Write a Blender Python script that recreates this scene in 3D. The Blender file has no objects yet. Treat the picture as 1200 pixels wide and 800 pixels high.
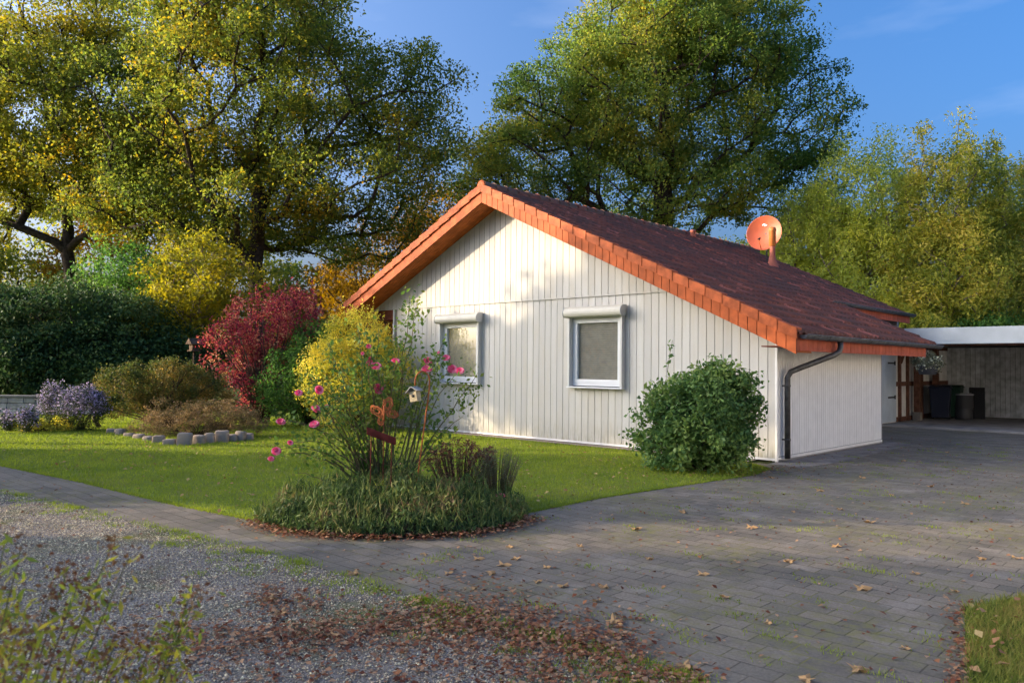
import bpy, math, random
import numpy as np
from mathutils import Vector, Matrix
R = math.radians
rng = np.random.default_rng(7); random.seed(7)
S = bpy.context.scene
COL = S.collection

# ------------------------------------------------------------------ camera
# World = house frame: x along the gable wall, y along the ridge (away), origin at the near corner
CAM = Vector((5.944, -12.759, 1.55))
FWD0 = Vector((-0.68579, 0.72780, 0)); RGT0 = Vector((0.72780, 0.68579, 0)); UP0 = Vector((0, 0, 1))
PITCH, ROLL, FPX = 0.0311, 0.0093, 938.3
FW = FWD0*math.cos(PITCH) + UP0*math.sin(PITCH)
U1 = UP0*math.cos(PITCH) - FWD0*math.sin(PITCH)
RG = RGT0*math.cos(ROLL) + U1*math.sin(ROLL)
UP = U1*math.cos(ROLL) - RGT0*math.sin(ROLL)
cd = bpy.data.cameras.new("camera"); cam = bpy.data.objects.new("camera", cd); COL.objects.link(cam)
cd.sensor_width = 36; cd.lens = FPX/1200*36; cd.clip_end = 2000; cd.clip_start = 0.05
cd.dof.use_dof = True; cd.dof.focus_distance = 13; cd.dof.aperture_fstop = 5.0
m = Matrix((RG, UP, -FW)).transposed().to_4x4(); m.translation = CAM; cam.matrix_world = m
S.camera = cam

# ------------------------------------------------------------------ light
SUN_DIR = Vector((-0.75*0.97, -0.661*0.97, 0.243)).normalized()      # towards the sun: low, from the left
EL = math.asin(SUN_DIR.z)
w = bpy.data.worlds.new("World"); S.world = w; w.use_nodes = True
nt = w.node_tree; bg = nt.nodes["Background"]
sky = nt.nodes.new("ShaderNodeTexSky"); sky.sky_type = 'NISHITA'; sky.sun_disc = False
sky.sun_elevation = EL; sky.sun_rotation = math.atan2(SUN_DIR.x, SUN_DIR.y)
sky.air_density = 0.65; sky.dust_density = 9.5; sky.ozone_density = 3.2
bg.inputs[1].default_value = 0.15
hsv = nt.nodes.new('ShaderNodeHueSaturation'); hsv.inputs['Saturation'].default_value = 1.27
nt.links.new(sky.outputs[0], hsv.inputs['Color']); # faint wispy cloud streaks
ctc = nt.nodes.new('ShaderNodeTexCoord'); cmp_ = nt.nodes.new('ShaderNodeMapping'); cmp_.inputs['Scale'].default_value = (2.2, 2.2, 9)
cmp_.inputs['Rotation'].default_value = (R(20), 0, 0); cnz = nt.nodes.new('ShaderNodeTexNoise'); cnz.inputs['Scale'].default_value = 2.2; cnz.inputs['Detail'].default_value = 7
cmr = nt.nodes.new('ShaderNodeMapRange'); cmr.inputs[1].default_value = .57; cmr.inputs[2].default_value = .9; cmr.inputs[4].default_value = .11
cmx = nt.nodes.new('ShaderNodeMix'); cmx.data_type = 'RGBA'; cmx.inputs[7].default_value = (3.0, 3.1, 3.4, 1)
nt.links.new(ctc.outputs['Generated'], cmp_.inputs[0]); nt.links.new(cmp_.outputs[0], cnz.inputs['Vector']); nt.links.new(cnz.outputs[0], cmr.inputs[0])
nt.links.new(cmr.outputs[0], cmx.inputs[0]); nt.links.new(hsv.outputs[0], cmx.inputs[6]); nt.links.new(cmx.outputs[2], bg.inputs[0])
sl = bpy.data.lights.new("sun", 'SUN'); so = bpy.data.objects.new("sun", sl); COL.objects.link(so)
sl.energy = 2.0; sl.angle = R(0.53); sl.color = (1.0, 0.81, 0.56)
so.rotation_euler = SUN_DIR.to_track_quat('Z', 'Y').to_euler()
S.view_settings.view_transform = 'Standard'; S.view_settings.look = 'None'
S.view_settings.exposure = 1.86; S.view_settings.gamma = 1
S.cycles.max_bounces = 8; S.cycles.diffuse_bounces = 5; S.cycles.glossy_bounces = 2
S.cycles.transmission_bounces = 4; S.cycles.transparent_max_bounces = 6

# ------------------------------------------------------------------ helpers
def at(px, py, d):
    """a point d metres deep along the view"""
    v = FW + RG*((px-600)/FPX) - UP*((py-400)/FPX)
    return CAM + v*d
def gr(px, py, z=0.0):
    v = FW + RG*((px-600)/FPX) - UP*((py-400)/FPX)
    return CAM + v*((z-CAM.z)/v.z)
def on(px, d):
    p = at(px, 429, d); return (p.x, p.y)

def tag(o, label=None, cat=None, group=None, kind=None):
    if label: o['label'] = label
    if cat: o['category'] = cat
    if group: o['group'] = group
    if kind: o['kind'] = kind
    return o
def thing(name, label, cat, loc=(0, 0, 0), rz=0, group=None):
    o = bpy.data.objects.new(name, None); COL.objects.link(o)
    o.location = loc; o.rotation_euler = (0, 0, rz); o.empty_display_size = .2
    return tag(o, label, cat, group)
def bigmesh(name, V, F, smooth=False):
    V = np.asarray(V, np.float32); F = np.asarray(F, np.int32); k = F.shape[1]
    me = bpy.data.meshes.new(name)
    me.vertices.add(len(V)); me.vertices.foreach_set('co', V.ravel())
    me.loops.add(F.size); me.loops.foreach_set('vertex_index', F.ravel())
    me.polygons.add(len(F)); me.polygons.foreach_set('loop_start', np.arange(0, F.size, k, dtype=np.int32))
    me.update(calc_edges=True)
    if smooth: me.polygons.foreach_set('use_smooth', np.ones(len(F), bool))
    return me
def link(name, me, mat, parent=None, loc=None):
    o = bpy.data.objects.new(name, me); COL.objects.link(o)
    for mm in (mat if isinstance(mat, (list, tuple)) else [mat]): me.materials.append(mm)
    if parent is not None: o.parent = parent
    if loc is not None: o.location = loc
    return o

class MB:
    """collects shapes and links them as one mesh object"""
    def __init__(s): s.v = []; s.f = []; s.m = []; s.sm = []
    def add(s, vs, fs, mi=0, smooth=False):
        b = len(s.v); s.v += [tuple(v) for v in vs]; s.f += [tuple(i+b for i in f) for f in fs]
        s.m += [mi]*len(fs); s.sm += [smooth]*len(fs)
    def box(s, x0, x1, y0, y1, z0, z1, mi=0, M=None):
        vs = [Vector((x, y, z)) for z in (z0, z1) for y in (y0, y1) for x in (x0, x1)]
        if M is not None: vs = [M @ v for v in vs]
        s.add(vs, [(0, 2, 3, 1), (4, 5, 7, 6), (0, 1, 5, 4), (2, 6, 7, 3), (0, 4, 6, 2), (1, 3, 7, 5)], mi)
    def prism(s, pts, y0, y1, mi=0):
        """polygon in x,z extruded along y"""
        n = len(pts); vs = [(p[0], y0, p[1]) for p in pts] + [(p[0], y1, p[1]) for p in pts]
        s.add(vs, [tuple(range(n)), tuple(range(2*n-1, n-1, -1))] + [(i, i+n, (i+1) % n+n, (i+1) % n) for i in range(n)], mi)
    def prismx(s, pts, x0, x1, mi=0):
        n = len(pts); vs = [(x0, p[0], p[1]) for p in pts] + [(x1, p[0], p[1]) for p in pts]
        s.add(vs, [tuple(range(n)), tuple(range(2*n-1, n-1, -1))] + [(i, i+n, (i+1) % n+n, (i+1) % n) for i in range(n)], mi)
    def tube(s, pts, rad, n=8, mi=0, cap=True):
        pts = [Vector(p) for p in pts]; k = len(pts)
        rad = rad if isinstance(rad, (list, tuple)) else [rad]*k
        vs = []; prev = None
        for i, p in enumerate(pts):
            t = (pts[min(i+1, k-1)] - pts[max(i-1, 0)]).normalized()
            a = prev if prev is not None else (Vector((1, 0, 0)) if abs(t.x) < .8 else Vector((0, 1, 0)))
            a = (a - t*a.dot(t)).normalized(); prev = a; b = t.cross(a)
            for j in range(n):
                q = 2*math.pi*j/n; vs.append(p + (a*math.cos(q) + b*math.sin(q))*rad[i])
        fs = [(i*n+j, i*n+(j+1) % n, (i+1)*n+(j+1) % n, (i+1)*n+j) for i in range(k-1) for j in range(n)]
        if cap: fs += [tuple(range(n-1, -1, -1)), tuple(range((k-1)*n, k*n))]
        s.add(vs, fs, mi, True)
    def lathe(s, prof, c=(0, 0, 0), n=16, mi=0, M=None):
        vs = []
        for r, z in prof:
            for j in range(n):
                q = 2*math.pi*j/n; v = Vector((r*math.cos(q), r*math.sin(q), z))
                if M is not None: v = M @ v
                vs.append(v + Vector(c))
        k = len(prof)
        s.add(vs, [(i*n+j, i*n+(j+1) % n, (i+1)*n+(j+1) % n, (i+1)*n+j) for i in range(k-1) for j in range(n)], mi, True)
    def build(s, name, mat, parent=None, bevel=0, loc=None):
        me = bpy.data.meshes.new(name); me.from_pydata(s.v, [], s.f); me.update()
        o = link(name, me, mat, parent, loc)
        me.polygons.foreach_set('material_index', s.m); me.polygons.foreach_set('use_smooth', s.sm)
        if bevel:
            b = o.modifiers.new('b', 'BEVEL'); b.width = bevel; b.segments = 2; b.limit_method = 'ANGLE'
        return o

# ------------------------------------------------------------------ materials
def mat(name, col=(.5, .5, .5), rough=.7, metal=0, var=0.0, scale=8, bump=0, bscale=40, col2=None, island=0, spec=None, detail=5):
    m = bpy.data.materials.new(name); m.use_nodes = True; N = m.node_tree.nodes; L = m.node_tree.links
    b = N['Principled BSDF']; b.inputs['Roughness'].default_value = rough; b.inputs['Metallic'].default_value = metal
    b.inputs['Specular IOR Level'].default_value = spec if spec is not None else (.12 if not metal and rough > .5 else .4)
    tc = N.new('ShaderNodeTexCoord')
    c = (*col, 1)
    b.inputs['Base Color'].default_value = c
    if col2 is not None or var:
        nz = N.new('ShaderNodeTexNoise'); nz.inputs['Scale'].default_value = scale; nz.inputs['Detail'].default_value = detail
        L.new(tc.outputs['Object'], nz.inputs['Vector'])
        rp = N.new('ShaderNodeValToRGB'); rp.color_ramp.elements[0].position = .35; rp.color_ramp.elements[1].position = .65
        c2 = col2 if col2 is not None else tuple(min(1, x*(1+var)) for x in col)
        c1 = col if col2 is not None else tuple(x*(1-var) for x in col)
        rp.color_ramp.elements[0].color = (*c1, 1); rp.color_ramp.elements[1].color = (*c2, 1)
        L.new(nz.outputs[0], rp.inputs[0]); out = rp.outputs[0]
        if island:
            g = N.new('ShaderNodeNewGeometry'); hv = N.new('ShaderNodeHueSaturation')
            mr = N.new('ShaderNodeMapRange'); mr.inputs[3].default_value = 1-island; mr.inputs[4].default_value = 1+island
            L.new(g.outputs['Random Per Island'], mr.inputs[0]); L.new(mr.outputs[0], hv.inputs['Value'])
            L.new(out, hv.inputs['Color']); out = hv.outputs[0]
        L.new(out, b.inputs['Base Color'])
    if bump:
        n2 = N.new('ShaderNodeTexNoise'); n2.inputs['Scale'].default_value = bscale; n2.inputs['Detail'].default_value = 6
        L.new(tc.outputs['Object'], n2.inputs['Vector'])
        bp = N.new('ShaderNodeBump'); bp.inputs['Strength'].default_value = bump; bp.inputs['Distance'].default_value = .02
        L.new(n2.outputs[0], bp.inputs['Height']); L.new(bp.outputs[0], b.inputs['Normal'])
    return m

def leafmat(name, cols, trans=.35, clump=.35, cscale=.6, rough=.55, shift=0.0):
    """leaf material: each leaf picks a colour at random, pulled towards one end in large clumps"""
    m = bpy.data.materials.new(name); m.use_nodes = True; N = m.node_tree.nodes; L = m.node_tree.links
    b = N['Principled BSDF']; b.inputs['Roughness'].default_value = rough; b.inputs['Specular IOR Level'].default_value = .12
    g = N.new('ShaderNodeNewGeometry'); tc = N.new('ShaderNodeTexCoord')
    nz = N.new('ShaderNodeTexNoise'); nz.inputs['Scale'].default_value = cscale; nz.inputs['Detail'].default_value = 3
    L.new(tc.outputs['Object'], nz.inputs['Vector'])
    # value = rand*(1-clump) + stretched noise*clump + shift
    mr = N.new('ShaderNodeMapRange'); mr.inputs[1].default_value = .32; mr.inputs[2].default_value = .68
    L.new(nz.outputs[0], mr.inputs[0])
    mx = N.new('ShaderNodeMix'); mx.data_type = 'FLOAT'; mx.inputs[0].default_value = clump
    L.new(g.outputs['Random Per Island'], mx.inputs[2]); L.new(mr.outputs[0], mx.inputs[3])
    ad = N.new('ShaderNodeMath'); ad.operation = 'ADD'; ad.inputs[1].default_value = shift; L.new(mx.outputs[0], ad.inputs[0])
    rp = N.new('ShaderNodeValToRGB'); cr = rp.color_ramp; n = len(cols)
    for i, c in enumerate(cols):
        e = cr.elements[i] if i < 2 else cr.elements.new(1)
        e.position = .12 + .76*i/(n-1)
    for i, c in enumerate(cols):
        cr.elements[i].position = .12 + .76*i/(n-1); cr.elements[i].color = (*c, 1)
    L.new(ad.outputs[0], rp.inputs[0]); L.new(rp.outputs[0], b.inputs['Base Color'])
    tr = N.new('ShaderNodeBsdfTranslucent'); hs = N.new('ShaderNodeHueSaturation'); hs.inputs['Value'].default_value = 1.9
    hs.inputs['Saturation'].default_value = 1.1
    L.new(rp.outputs[0], hs.inputs['Color']); L.new(hs.outputs[0], tr.inputs[0])
    ms = N.new('ShaderNodeMixShader'); ms.inputs[0].default_value = trans
    L.new(b.outputs[0], ms.inputs[1]); L.new(tr.outputs[0], ms.inputs[2]); L.new(ms.outputs[0], N['Material Output'].inputs[0])
    return m

# node sugar for the ground materials
class NG:
    def __init__(s, name, rough=.9):
        s.m = bpy.data.materials.new(name); s.m.use_nodes = True; s.N = s.m.node_tree.nodes; s.L = s.m.node_tree.links
        s.b = s.N['Principled BSDF']; s.b.inputs['Roughness'].default_value = rough; s.b.inputs['Specular IOR Level'].default_value = .1
        s.tc = s.N.new('ShaderNodeTexCoord').outputs['Object']
    def noise(s, scale, detail=5, lo=.35, hi=.65, vec=None, rough=.55):
        n = s.N.new('ShaderNodeTexNoise'); n.inputs['Scale'].default_value = scale; n.inputs['Detail'].default_value = detail
        n.inputs['Roughness'].default_value = rough
        s.L.new(vec or s.tc, n.inputs['Vector'])
        return s.rng(n.outputs[0], lo, hi)
    def rng(s, v, lo, hi, a=0., b=1.):
        r = s.N.new('ShaderNodeMapRange'); s.L.new(v, r.inputs[0])
        for i, x in zip((1, 2, 3, 4), (lo, hi, a, b)): r.inputs[i].default_value = x
        return r.outputs[0]
    def mix(s, f, a, b, mode='MIX'):
        n = s.N.new('ShaderNodeMix'); n.data_type = 'RGBA'; n.blend_type = mode
        for i, x in ((0, f), (6, a), (7, b)):
            if isinstance(x, (int, float)): n.inputs[i].default_value = x
            elif isinstance(x, tuple): n.inputs[i].default_value = (*x, 1)
            else: s.L.new(x, n.inputs[i])
        return n.outputs[2]
    def math(s, op, a, b=0.):
        n = s.N.new('ShaderNodeMath'); n.operation = op
        for i, x in ((0, a), (1, b)):
            if isinstance(x, (int, float)): n.inputs[i].default_value = x
            else: s.L.new(x, n.inputs[i])
        return n.outputs[0]
    def bump(s, h, strength=.5, dist=.01, prev=None):
        n = s.N.new('ShaderNodeBump'); n.inputs['Strength'].default_value = strength; n.inputs['Distance'].default_value = dist
        s.L.new(h, n.inputs['Height'])
        if prev is not None: s.L.new(prev, n.inputs['Normal'])
        s.L.new(n.outputs[0], s.b.inputs['Normal']); return n.outputs[0]
    def out(s, c): s.L.new(c, s.b.inputs['Base Color']); return s.m

# pavers
g = NG('pavers', .78)
mp = g.N.new('ShaderNodeMapping'); g.L.new(g.tc, mp.inputs[0])
wn = g.N.new('ShaderNodeTexNoise'); wn.inputs['Scale'].default_value = .8; g.L.new(g.tc, wn.inputs['Vector'])
wv = g.N.new('ShaderNodeVectorMath'); wv.operation = 'MULTIPLY_ADD'; wv.inputs[1].default_value = (.06, .06, 0)
g.L.new(wn.outputs[1], wv.inputs[0]); g.L.new(mp.outputs[0], wv.inputs[2])
br = g.N.new('ShaderNodeTexBrick'); g.L.new(wv.outputs[0], br.inputs['Vector'])
br.inputs['Scale'].default_value = 1; br.inputs['Brick Width'].default_value = .245; br.inputs['Row Height'].default_value = .162
br.inputs['Mortar Size'].default_value = .005; br.inputs['Mortar Smooth'].default_value = .25; br.inputs['Bias'].default_value = -.1
br.inputs['Color1'].default_value = (.12, .108, .088, 1); br.inputs['Color2'].default_value = (.20, .168, .13, 1)
br.inputs['Mortar'].default_value = (.035, .03, .024, 1)
blot = g.noise(.7, 9, .36, .62, rough=.68)
c = g.mix(g.math('MULTIPLY', blot, .5), br.outputs[0], (.22, .19, .145))
fine = g.noise(60, 4, .3, .7)
c = g.mix(.5, c, g.mix(fine, (.5, .5, .5), (.95, .93, .93)), 'OVERLAY')
# light dusty patches and moss in the joints
dust = g.noise(2.2, 8, .56, .75); c = g.mix(g.math('MULTIPLY', dust, .6), c, (.36, .32, .27))
stain = g.noise(1.5, 9, .5, .68, rough=.7); c = g.mix(g.math('MULTIPLY', stain, .55), c, (.075, .066, .062))
grime = g.noise(35, 6, .45, .7, rough=.75); c = g.mix(g.math('MULTIPLY', grime, .4), c, (.09, .08, .065))
mossa = g.math('MULTIPLY', g.noise(.8, 8, .48, .62, rough=.65), g.noise(11, 7, .44, .6, rough=.7))
mort = g.rng(br.outputs['Fac'], 0, 1)
moss = g.math('MAXIMUM', g.math('MULTIPLY', mossa, .7), g.math('MULTIPLY', mort, g.noise(1.7, 4, .5, .62)))
c = g.mix(moss, c, (.19, .18, .06))
bn = g.bump(g.math('SUBTRACT', g.math('MULTIPLY', fine, .25), mort), .8, .012)
M_paver = g.out(c)

# gravel
g = NG('gravel', .95)
v = g.N.new('ShaderNodeTexVoronoi'); v.inputs['Scale'].default_value = 85; g.L.new(g.tc, v.inputs['Vector'])
bw = g.N.new('ShaderNodeSeparateColor'); g.L.new(v.outputs['Color'], bw.inputs[0])
c = g.mix(bw.outputs[0], (.19, .165, .14), (.50, .44, .37))
c = g.mix(g.rng(v.outputs['Distance'], .35, .8), c, (.12, .105, .09))
c = g.mix(g.math('MULTIPLY', g.noise(.45, 5, .45, .6), .7), c, (.17, .145, .12))
c = g.mix(g.math('MULTIPLY', g.noise(.9, 8, .50, .62, rough=.65), .75), c, (.15, .16, .055))
c = g.mix(g.math('MULTIPLY', g.noise(1.9, 7, .6, .7), .7), c, (.2, .11, .07))
g.bump(g.math('SUBTRACT', 1., v.outputs['Distance']), .6, .01)
M_gravel = g.out(c)

# lawn soil + grass sheet
def grasssheet(name, a, b_, d):
    g = NG(name, .95)
    c = g.mix(g.noise(14, 8, .35, .65), a, b_); c = g.mix(g.math('MULTIPLY', g.noise(1.3, 6, .45, .65), .6), c, d)
    g.bump(g.noise(60, 6, .2, .8), .9, .02); return g.out(c)
M_lawn = grasssheet('lawn_turf', (.13, .18, .03), (.21, .27, .045), (.22, .20, .06))
M_ground = grasssheet('meadow', (.04, .06, .015), (.08, .10, .02), (.06, .05, .03))
M_bank = grasssheet('bank_turf', (.05, .07, .015), (.09, .11, .02), (.1, .07, .03))
M_soil = mat('soil', (.045, .03, .02), .95, var=.4, scale=20, bump=.6)
M_conc = mat('concrete', (.22, .20, .18), .9, var=.25, scale=3, bump=.3, bscale=80)
M_slab = mat('slab_concrete', (.30, .28, .26), .9, var=.2, scale=2, bump=.2, bscale=80)
M_stonegrit = mat('grit', (.30, .24, .2), .95, var=.4, scale=70, bump=.8, bscale=90)

# painted boards: white paint, yellowish weathering, per-board change
g = NG('white_boards', .6)
gm = g.N.new('ShaderNodeNewGeometry')
st = g.N.new('ShaderNodeMapping'); st.inputs['Scale'].default_value = (5, 5, .7); g.L.new(g.tc, st.inputs[0])
c = g.mix(gm.outputs['Random Per Island'], (.49, .475, .445), (.575, .56, .525))
c = g.mix(g.math('MULTIPLY', g.noise(1.6, 6, .5, .72, st.outputs[0]), .5), c, (.50, .455, .36))
c = g.mix(g.math('MULTIPLY', g.noise(.7, 5, .5, .68), .4), c, (.53, .48, .40))
sp = g.N.new('ShaderNodeSeparateXYZ'); g.L.new(g.tc, sp.inputs[0])
low = g.rng(sp.outputs[2], .55, .02); c = g.mix(g.math('MULTIPLY', low, g.noise(7, 7, .35, .7, st.outputs[0])), c, (.33, .31, .22))
c = g.mix(g.math('MULTIPLY', g.noise(26, 6, .6, .74), .35), c, (.36, .33, .26))
g.bump(g.noise(9, 6, .2, .8, st.outputs[0]), .3, .005)
M_white = g.out(c)
M_side = mat('side_boards', (.76, .75, .74), .55, var=.04, scale=5, island=.02)
M_gap = mat('board_gap', (.2, .19, .175), .9)
M_trim = mat('white_trim', (.74, .73, .71), .55, var=.05, scale=6)
M_frame = mat('window_plastic', (.66, .67, .68), .35)
M_box = mat('shutter_aluminium', (.52, .50, .43), .4, var=.06, scale=4)
M_rail = mat('guide_rail', (.55, .55, .53), .4)
M_dark = mat('dark_rubber', (.03, .03, .032), .6)
M_zinc = mat('weathered_zinc', (.13, .13, .135), .45, metal=.6, var=.3, scale=10)
M_dpipe = mat('downpipe_zinc', (.10, .095, .09), .45, metal=.5, var=.3, scale=12)
M_ofascia = mat('orange_slate', (.41, .095, .028), .6, var=.22, scale=5, island=.12, bump=.15, bscale=60)
M_rfascia = mat('red_slate', (.40, .10, .055), .6, var=.14, scale=5, island=.14, bump=.15, bscale=60)
M_soffit = mat('stained_soffit', (.36, .10, .025), .6, var=.2, scale=6, island=.1)
M_vtile = mat('verge_clay', (.39, .095, .032), .6, var=.28, scale=7, island=.12, bump=.2)
M_ridge = mat('ridge_clay', (.20, .07, .05), .75, col2=(.12, .11, .09), scale=3, island=.15, bump=.3)
M_pipe = mat('vent_clay', (.55, .17, .04), .5, var=.12, scale=9)
M_pipe2 = mat('vent_red', (.38, .12, .08), .6, var=.12, scale=9)
M_dish = mat('dish_red', (.52, .12, .055), .45, var=.05, scale=4)
M_brown = mat('brown_timber', (.13, .06, .04), .7, var=.3, scale=9, bump=.3)
M_redtimber = mat('red_timber', (.17, .05, .03), .65, var=.25, scale=9)
M_render = mat('white_render', (.72, .71, .69), .85, var=.1, scale=4)
M_door = mat('pale_blue_door', (.48, .55, .62), .5, var=.06, scale=3)
M_carfas = mat('grey_fascia', (.42, .46, .48), .5, var=.08, scale=2)
M_carwall = mat('shed_boards', (.48, .50, .52), .85, var=.25, scale=5, island=.15)
M_roofbit = mat('bitumen', (.06, .06, .06), .9)
# clay roof tiles
g = NG('clay_tiles', .7); g.b.inputs['Specular IOR Level'].default_value = .15
vm = g.N.new('ShaderNodeVectorMath'); vm.operation = 'MULTIPLY'; vm.inputs[1].default_value = (1/.32045, 1/.2135, 0); va = g.N.new('ShaderNodeVectorMath'); va.inputs[1].default_value = (-.6, .61, 0); g.L.new(g.tc, va.inputs[0]); g.L.new(va.outputs[0], vm.inputs[0])
vf = g.N.new('ShaderNodeVectorMath'); vf.operation = 'FLOOR'; g.L.new(vm.outputs[0], vf.inputs[0])
wn = g.N.new('ShaderNodeTexWhiteNoise'); wn.noise_dimensions = '2D'; g.L.new(vf.outputs[0], wn.inputs['Vector'])
c = g.mix(wn.outputs[0], (.11, .044, .034), (.27, .09, .055))
c = g.mix(g.rng(wn.outputs[0], .93, .96), c, (.42, .14, .10))
c = g.mix(g.math('MULTIPLY', g.noise(1.2, 7, .42, .62), .75), c, (.095, .058, .05))
c = g.mix(g.math('MULTIPLY', g.noise(22, 5, .5, .7), .55), c, (.07, .05, .048))
c = g.mix(g.math('MULTIPLY', g.noise(30, 5, .66, .74), .6), c, (.34, .2, .15))
g.bump(g.noise(90, 5, .2, .8), .3, .004)
M_tile = g.out(c)
# glass
M_glass = bpy.data.materials.new('window_glass'); M_glass.use_nodes = True
N = M_glass.node_tree.nodes; L = M_glass.node_tree.links; N.remove(N['Principled BSDF'])
gl = N.new('ShaderNodeBsdfGlossy'); gl.inputs['Roughness'].default_value = .02; tr = N.new('ShaderNodeBsdfTransparent')
lw = N.new('ShaderNodeLayerWeight'); lw.inputs[0].default_value = .35; ad = N.new('ShaderNodeMath'); ad.operation = 'MULTIPLY_ADD'; ad.inputs[1].default_value = .7; ad.inputs[2].default_value = .10
ms = N.new('ShaderNodeMixShader'); L.new(lw.outputs[1], ad.inputs[0]); L.new(ad.outputs[0], ms.inputs[0]); L.new(tr.outputs[0], ms.inputs[1]); L.new(gl.outputs[0], ms.inputs[2])
L.new(ms.outputs[0], N['Material Output'].inputs[0])
M_blind = mat('blind_slats', (.36, .345, .29), .6, var=.08, scale=8)
M_bark = mat('oak_bark', (.055, .04, .03), .95, var=.4, scale=9, bump=.8, bscale=20)
M_barkl = mat('pale_bark', (.20, .16, .11), .9, var=.3, scale=9, bump=.5, bscale=20)
M_stem = mat('rose_stem', (.17, .12, .07), .8, col2=(.13, .15, .06), scale=5)
M_twig = mat('twig', (.10, .065, .045), .9, var=.3)

# ------------------------------------------------------------------ ground
def sheet(name, pts, z, m_, kind='structure', res=None):
    mb = MB(); mb.add([(p[0], p[1], 0) for p in pts], [tuple(range(len(pts)))])
    o = mb.build(name, m_, loc=(0, 0, z)); tag(o, kind=kind); return o
sheet('ground', [(-400, -400), (400, -400), (400, 400), (-400, 400)], -.012, M_ground)
LAWN_EDGE = [(-16, -10.05), (-12, -9.62), (-7.88, -9.24), (-5.2, -8.97), (-2.89, -8.86), (-1.3, -8.66), (-.55, -8.5), (.02, -8.2), (.24, -7.6), (.22, -6.75), (.15, -5.08), (.28, -3.64), (.46, -1.74), (.3, -.95), (-.1, -.6), (-.5, -.36)]
GRAV_EDGE = [(-16, -10.95), (-12, -10.6), (-5.22, -9.91), (-1.46, -9.46), (.36, -9.27), (1.88, -9.24), (3.24, -9.18), (3.88, -9.19), (4.9, -9.3)]
lawn = sheet('lawn', LAWN_EDGE + [(-20, -.36), (-26, 3), (-30, 6), (-38, -2), (-30, -10.4)], .004, M_lawn)
drive = sheet('driveway', GRAV_EDGE[::1] + [(4.84, -8.26), (4.48, -6.87), (4.71, -6.31), (6, -5.9), (9, -5.4), (12, 10.4), (-1.87, 10.4), (-1.87, 4.9), (0, 4.9), (0, -.3)] + [p for p in LAWN_EDGE[::-1]], -.003, M_paver)
sheet('gravel_road', GRAV_EDGE + [(4.9, -9.9), (6.2, -12), (9, -18), (-20, -22), (-30, -12)], -.006, M_gravel)
VERGE = [(4.84, -8.26), (4.48, -6.87), (4.71, -6.31), (6, -5.9), (9, -5.4), (16, -8), (12, -14), (6.2, -12), (4.9, -9.6)]
sheet('grass_verge', VERGE, .006, M_bank)
mb = MB(); mb.add([(0, -.35, 0), (.62, -.45, 0), (.75, 1, 0), (.62, 3, 0), (.55, 5.4, 0), (0, 5.5, 0)], [(0, 1, 2, 3, 4, 5)])
tag(mb.build('concrete_apron', M_conc, loc=(0, 0, .003)), kind='structure')
mb = MB(); mb.box(-1.87, 9, 10.3, 17.2, -.1, .05)
tag(mb.build('carport_floor', M_slab, bevel=.01), kind='structure')
mb = MB(); mb.add([(-10.4, -.34, 0), (-.35, -.34, 0), (-.35, -.02, 0), (-10.4, -.02, 0)], [(0, 1, 2, 3)])
tag(mb.build('gravel_strip', M_stonegrit, loc=(0, 0, .012)), kind='structure')

# ------------------------------------------------------------------ house
AX, ZT, SL = -6.45, 5.5, .472            # ridge x, ridge top z, slope
ER, EL_ = .6, -11.45                     # eave x right / left
def ztop(x): return ZT - SL*abs(x-AX)
YF, YM, YB = -.63, 6.65, 12.0            # verge front, end of the low eave, far verge
house = thing('house', 'white timber bungalow with red tiled gable roof beside the paved driveway', 'house')
# gable wall: vertical boards in one mesh, the windows left open
P_ = .1655; wins = [(-8.37, -7.02), (-4.42, -3.07)]; WZ0, WZ1 = 1.13, 2.66; DIV = 2.97
def board_wall_front():
    mb = MB(); n = int(11.4/P_)+2
    for i in range(n):
        x1 = -.0 - i*P_; x0 = x1 - P_ + .011
        if i == 0: x1 -= .0
        jit = random.uniform(-.0015, .0015)
        ztl = min(ztop(x0)-.27, ZT); ztr = min(ztop(x1)-.27, ZT)
        # lower boards
        if x0 > -10.25:
            segs = [(.06, DIV)]
            for a, b in wins:
                xm = (x0+x1)/2
                if a+.02 < xm < b-.02: segs = [(.06, WZ0+.01), (WZ1-.05, DIV)]
            for z0, z1 in segs:
                t0 = min(z1, ztl); t1 = min(z1, ztr)
                if min(t0, t1) > z0: mb.prism([(x0, z0), (x1, z0), (x1, t1), (x0, t0)], -.0+jit, .02)
        if max(ztl, ztr) > DIV+.03 and x0 > -11.2:
            z0 = DIV+.012
            if min(ztl, ztr) > z0: mb.prism([(x0, z0), (x1, z0), (x1, ztr), (x0, ztl)], -.022+jit, .0)
    return mb
board_wall_front().build('gable_wall', M_white, house, bevel=.0015)
mb = MB()                                                     # dark backing seen in the joints, white window reveal behind
def back_piece(x0, x1, z0, z1): mb.box(x0, x1, .021, .10, z0, z1)
back_piece(-10.2, wins[0][0]+.05, .05, DIV); back_piece(wins[0][1]-.05, wins[1][0]+.05, .05, DIV)
mb.prism([(wins[1][1]-.05, .05), (-.01, .05), (-.01, 2.1), (ztop(0) and -1.9, DIV), (wins[1][1]-.05, DIV)], .021, .10)
for a, b in wins: back_piece(a+.05, b-.05, .05, WZ0+.03); back_piece(a+.05, b-.05, WZ1-.03, DIV)
mb.prism([(-11.15, DIV), (-1.9, DIV), (AX, ZT-.3)], .022, .10)
mb.build('wall_backing', M_gap, house)
mb = MB(); mb.box(-10.2, 0, -.006, .03, .02, .058); mb.build('base_rail', M_trim, house)
mb = MB(); mb.box(-11.1, -1.62, -.030, -.0235, DIV-.010, DIV+.011); mb.build('drip_rail', M_white, house)
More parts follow.
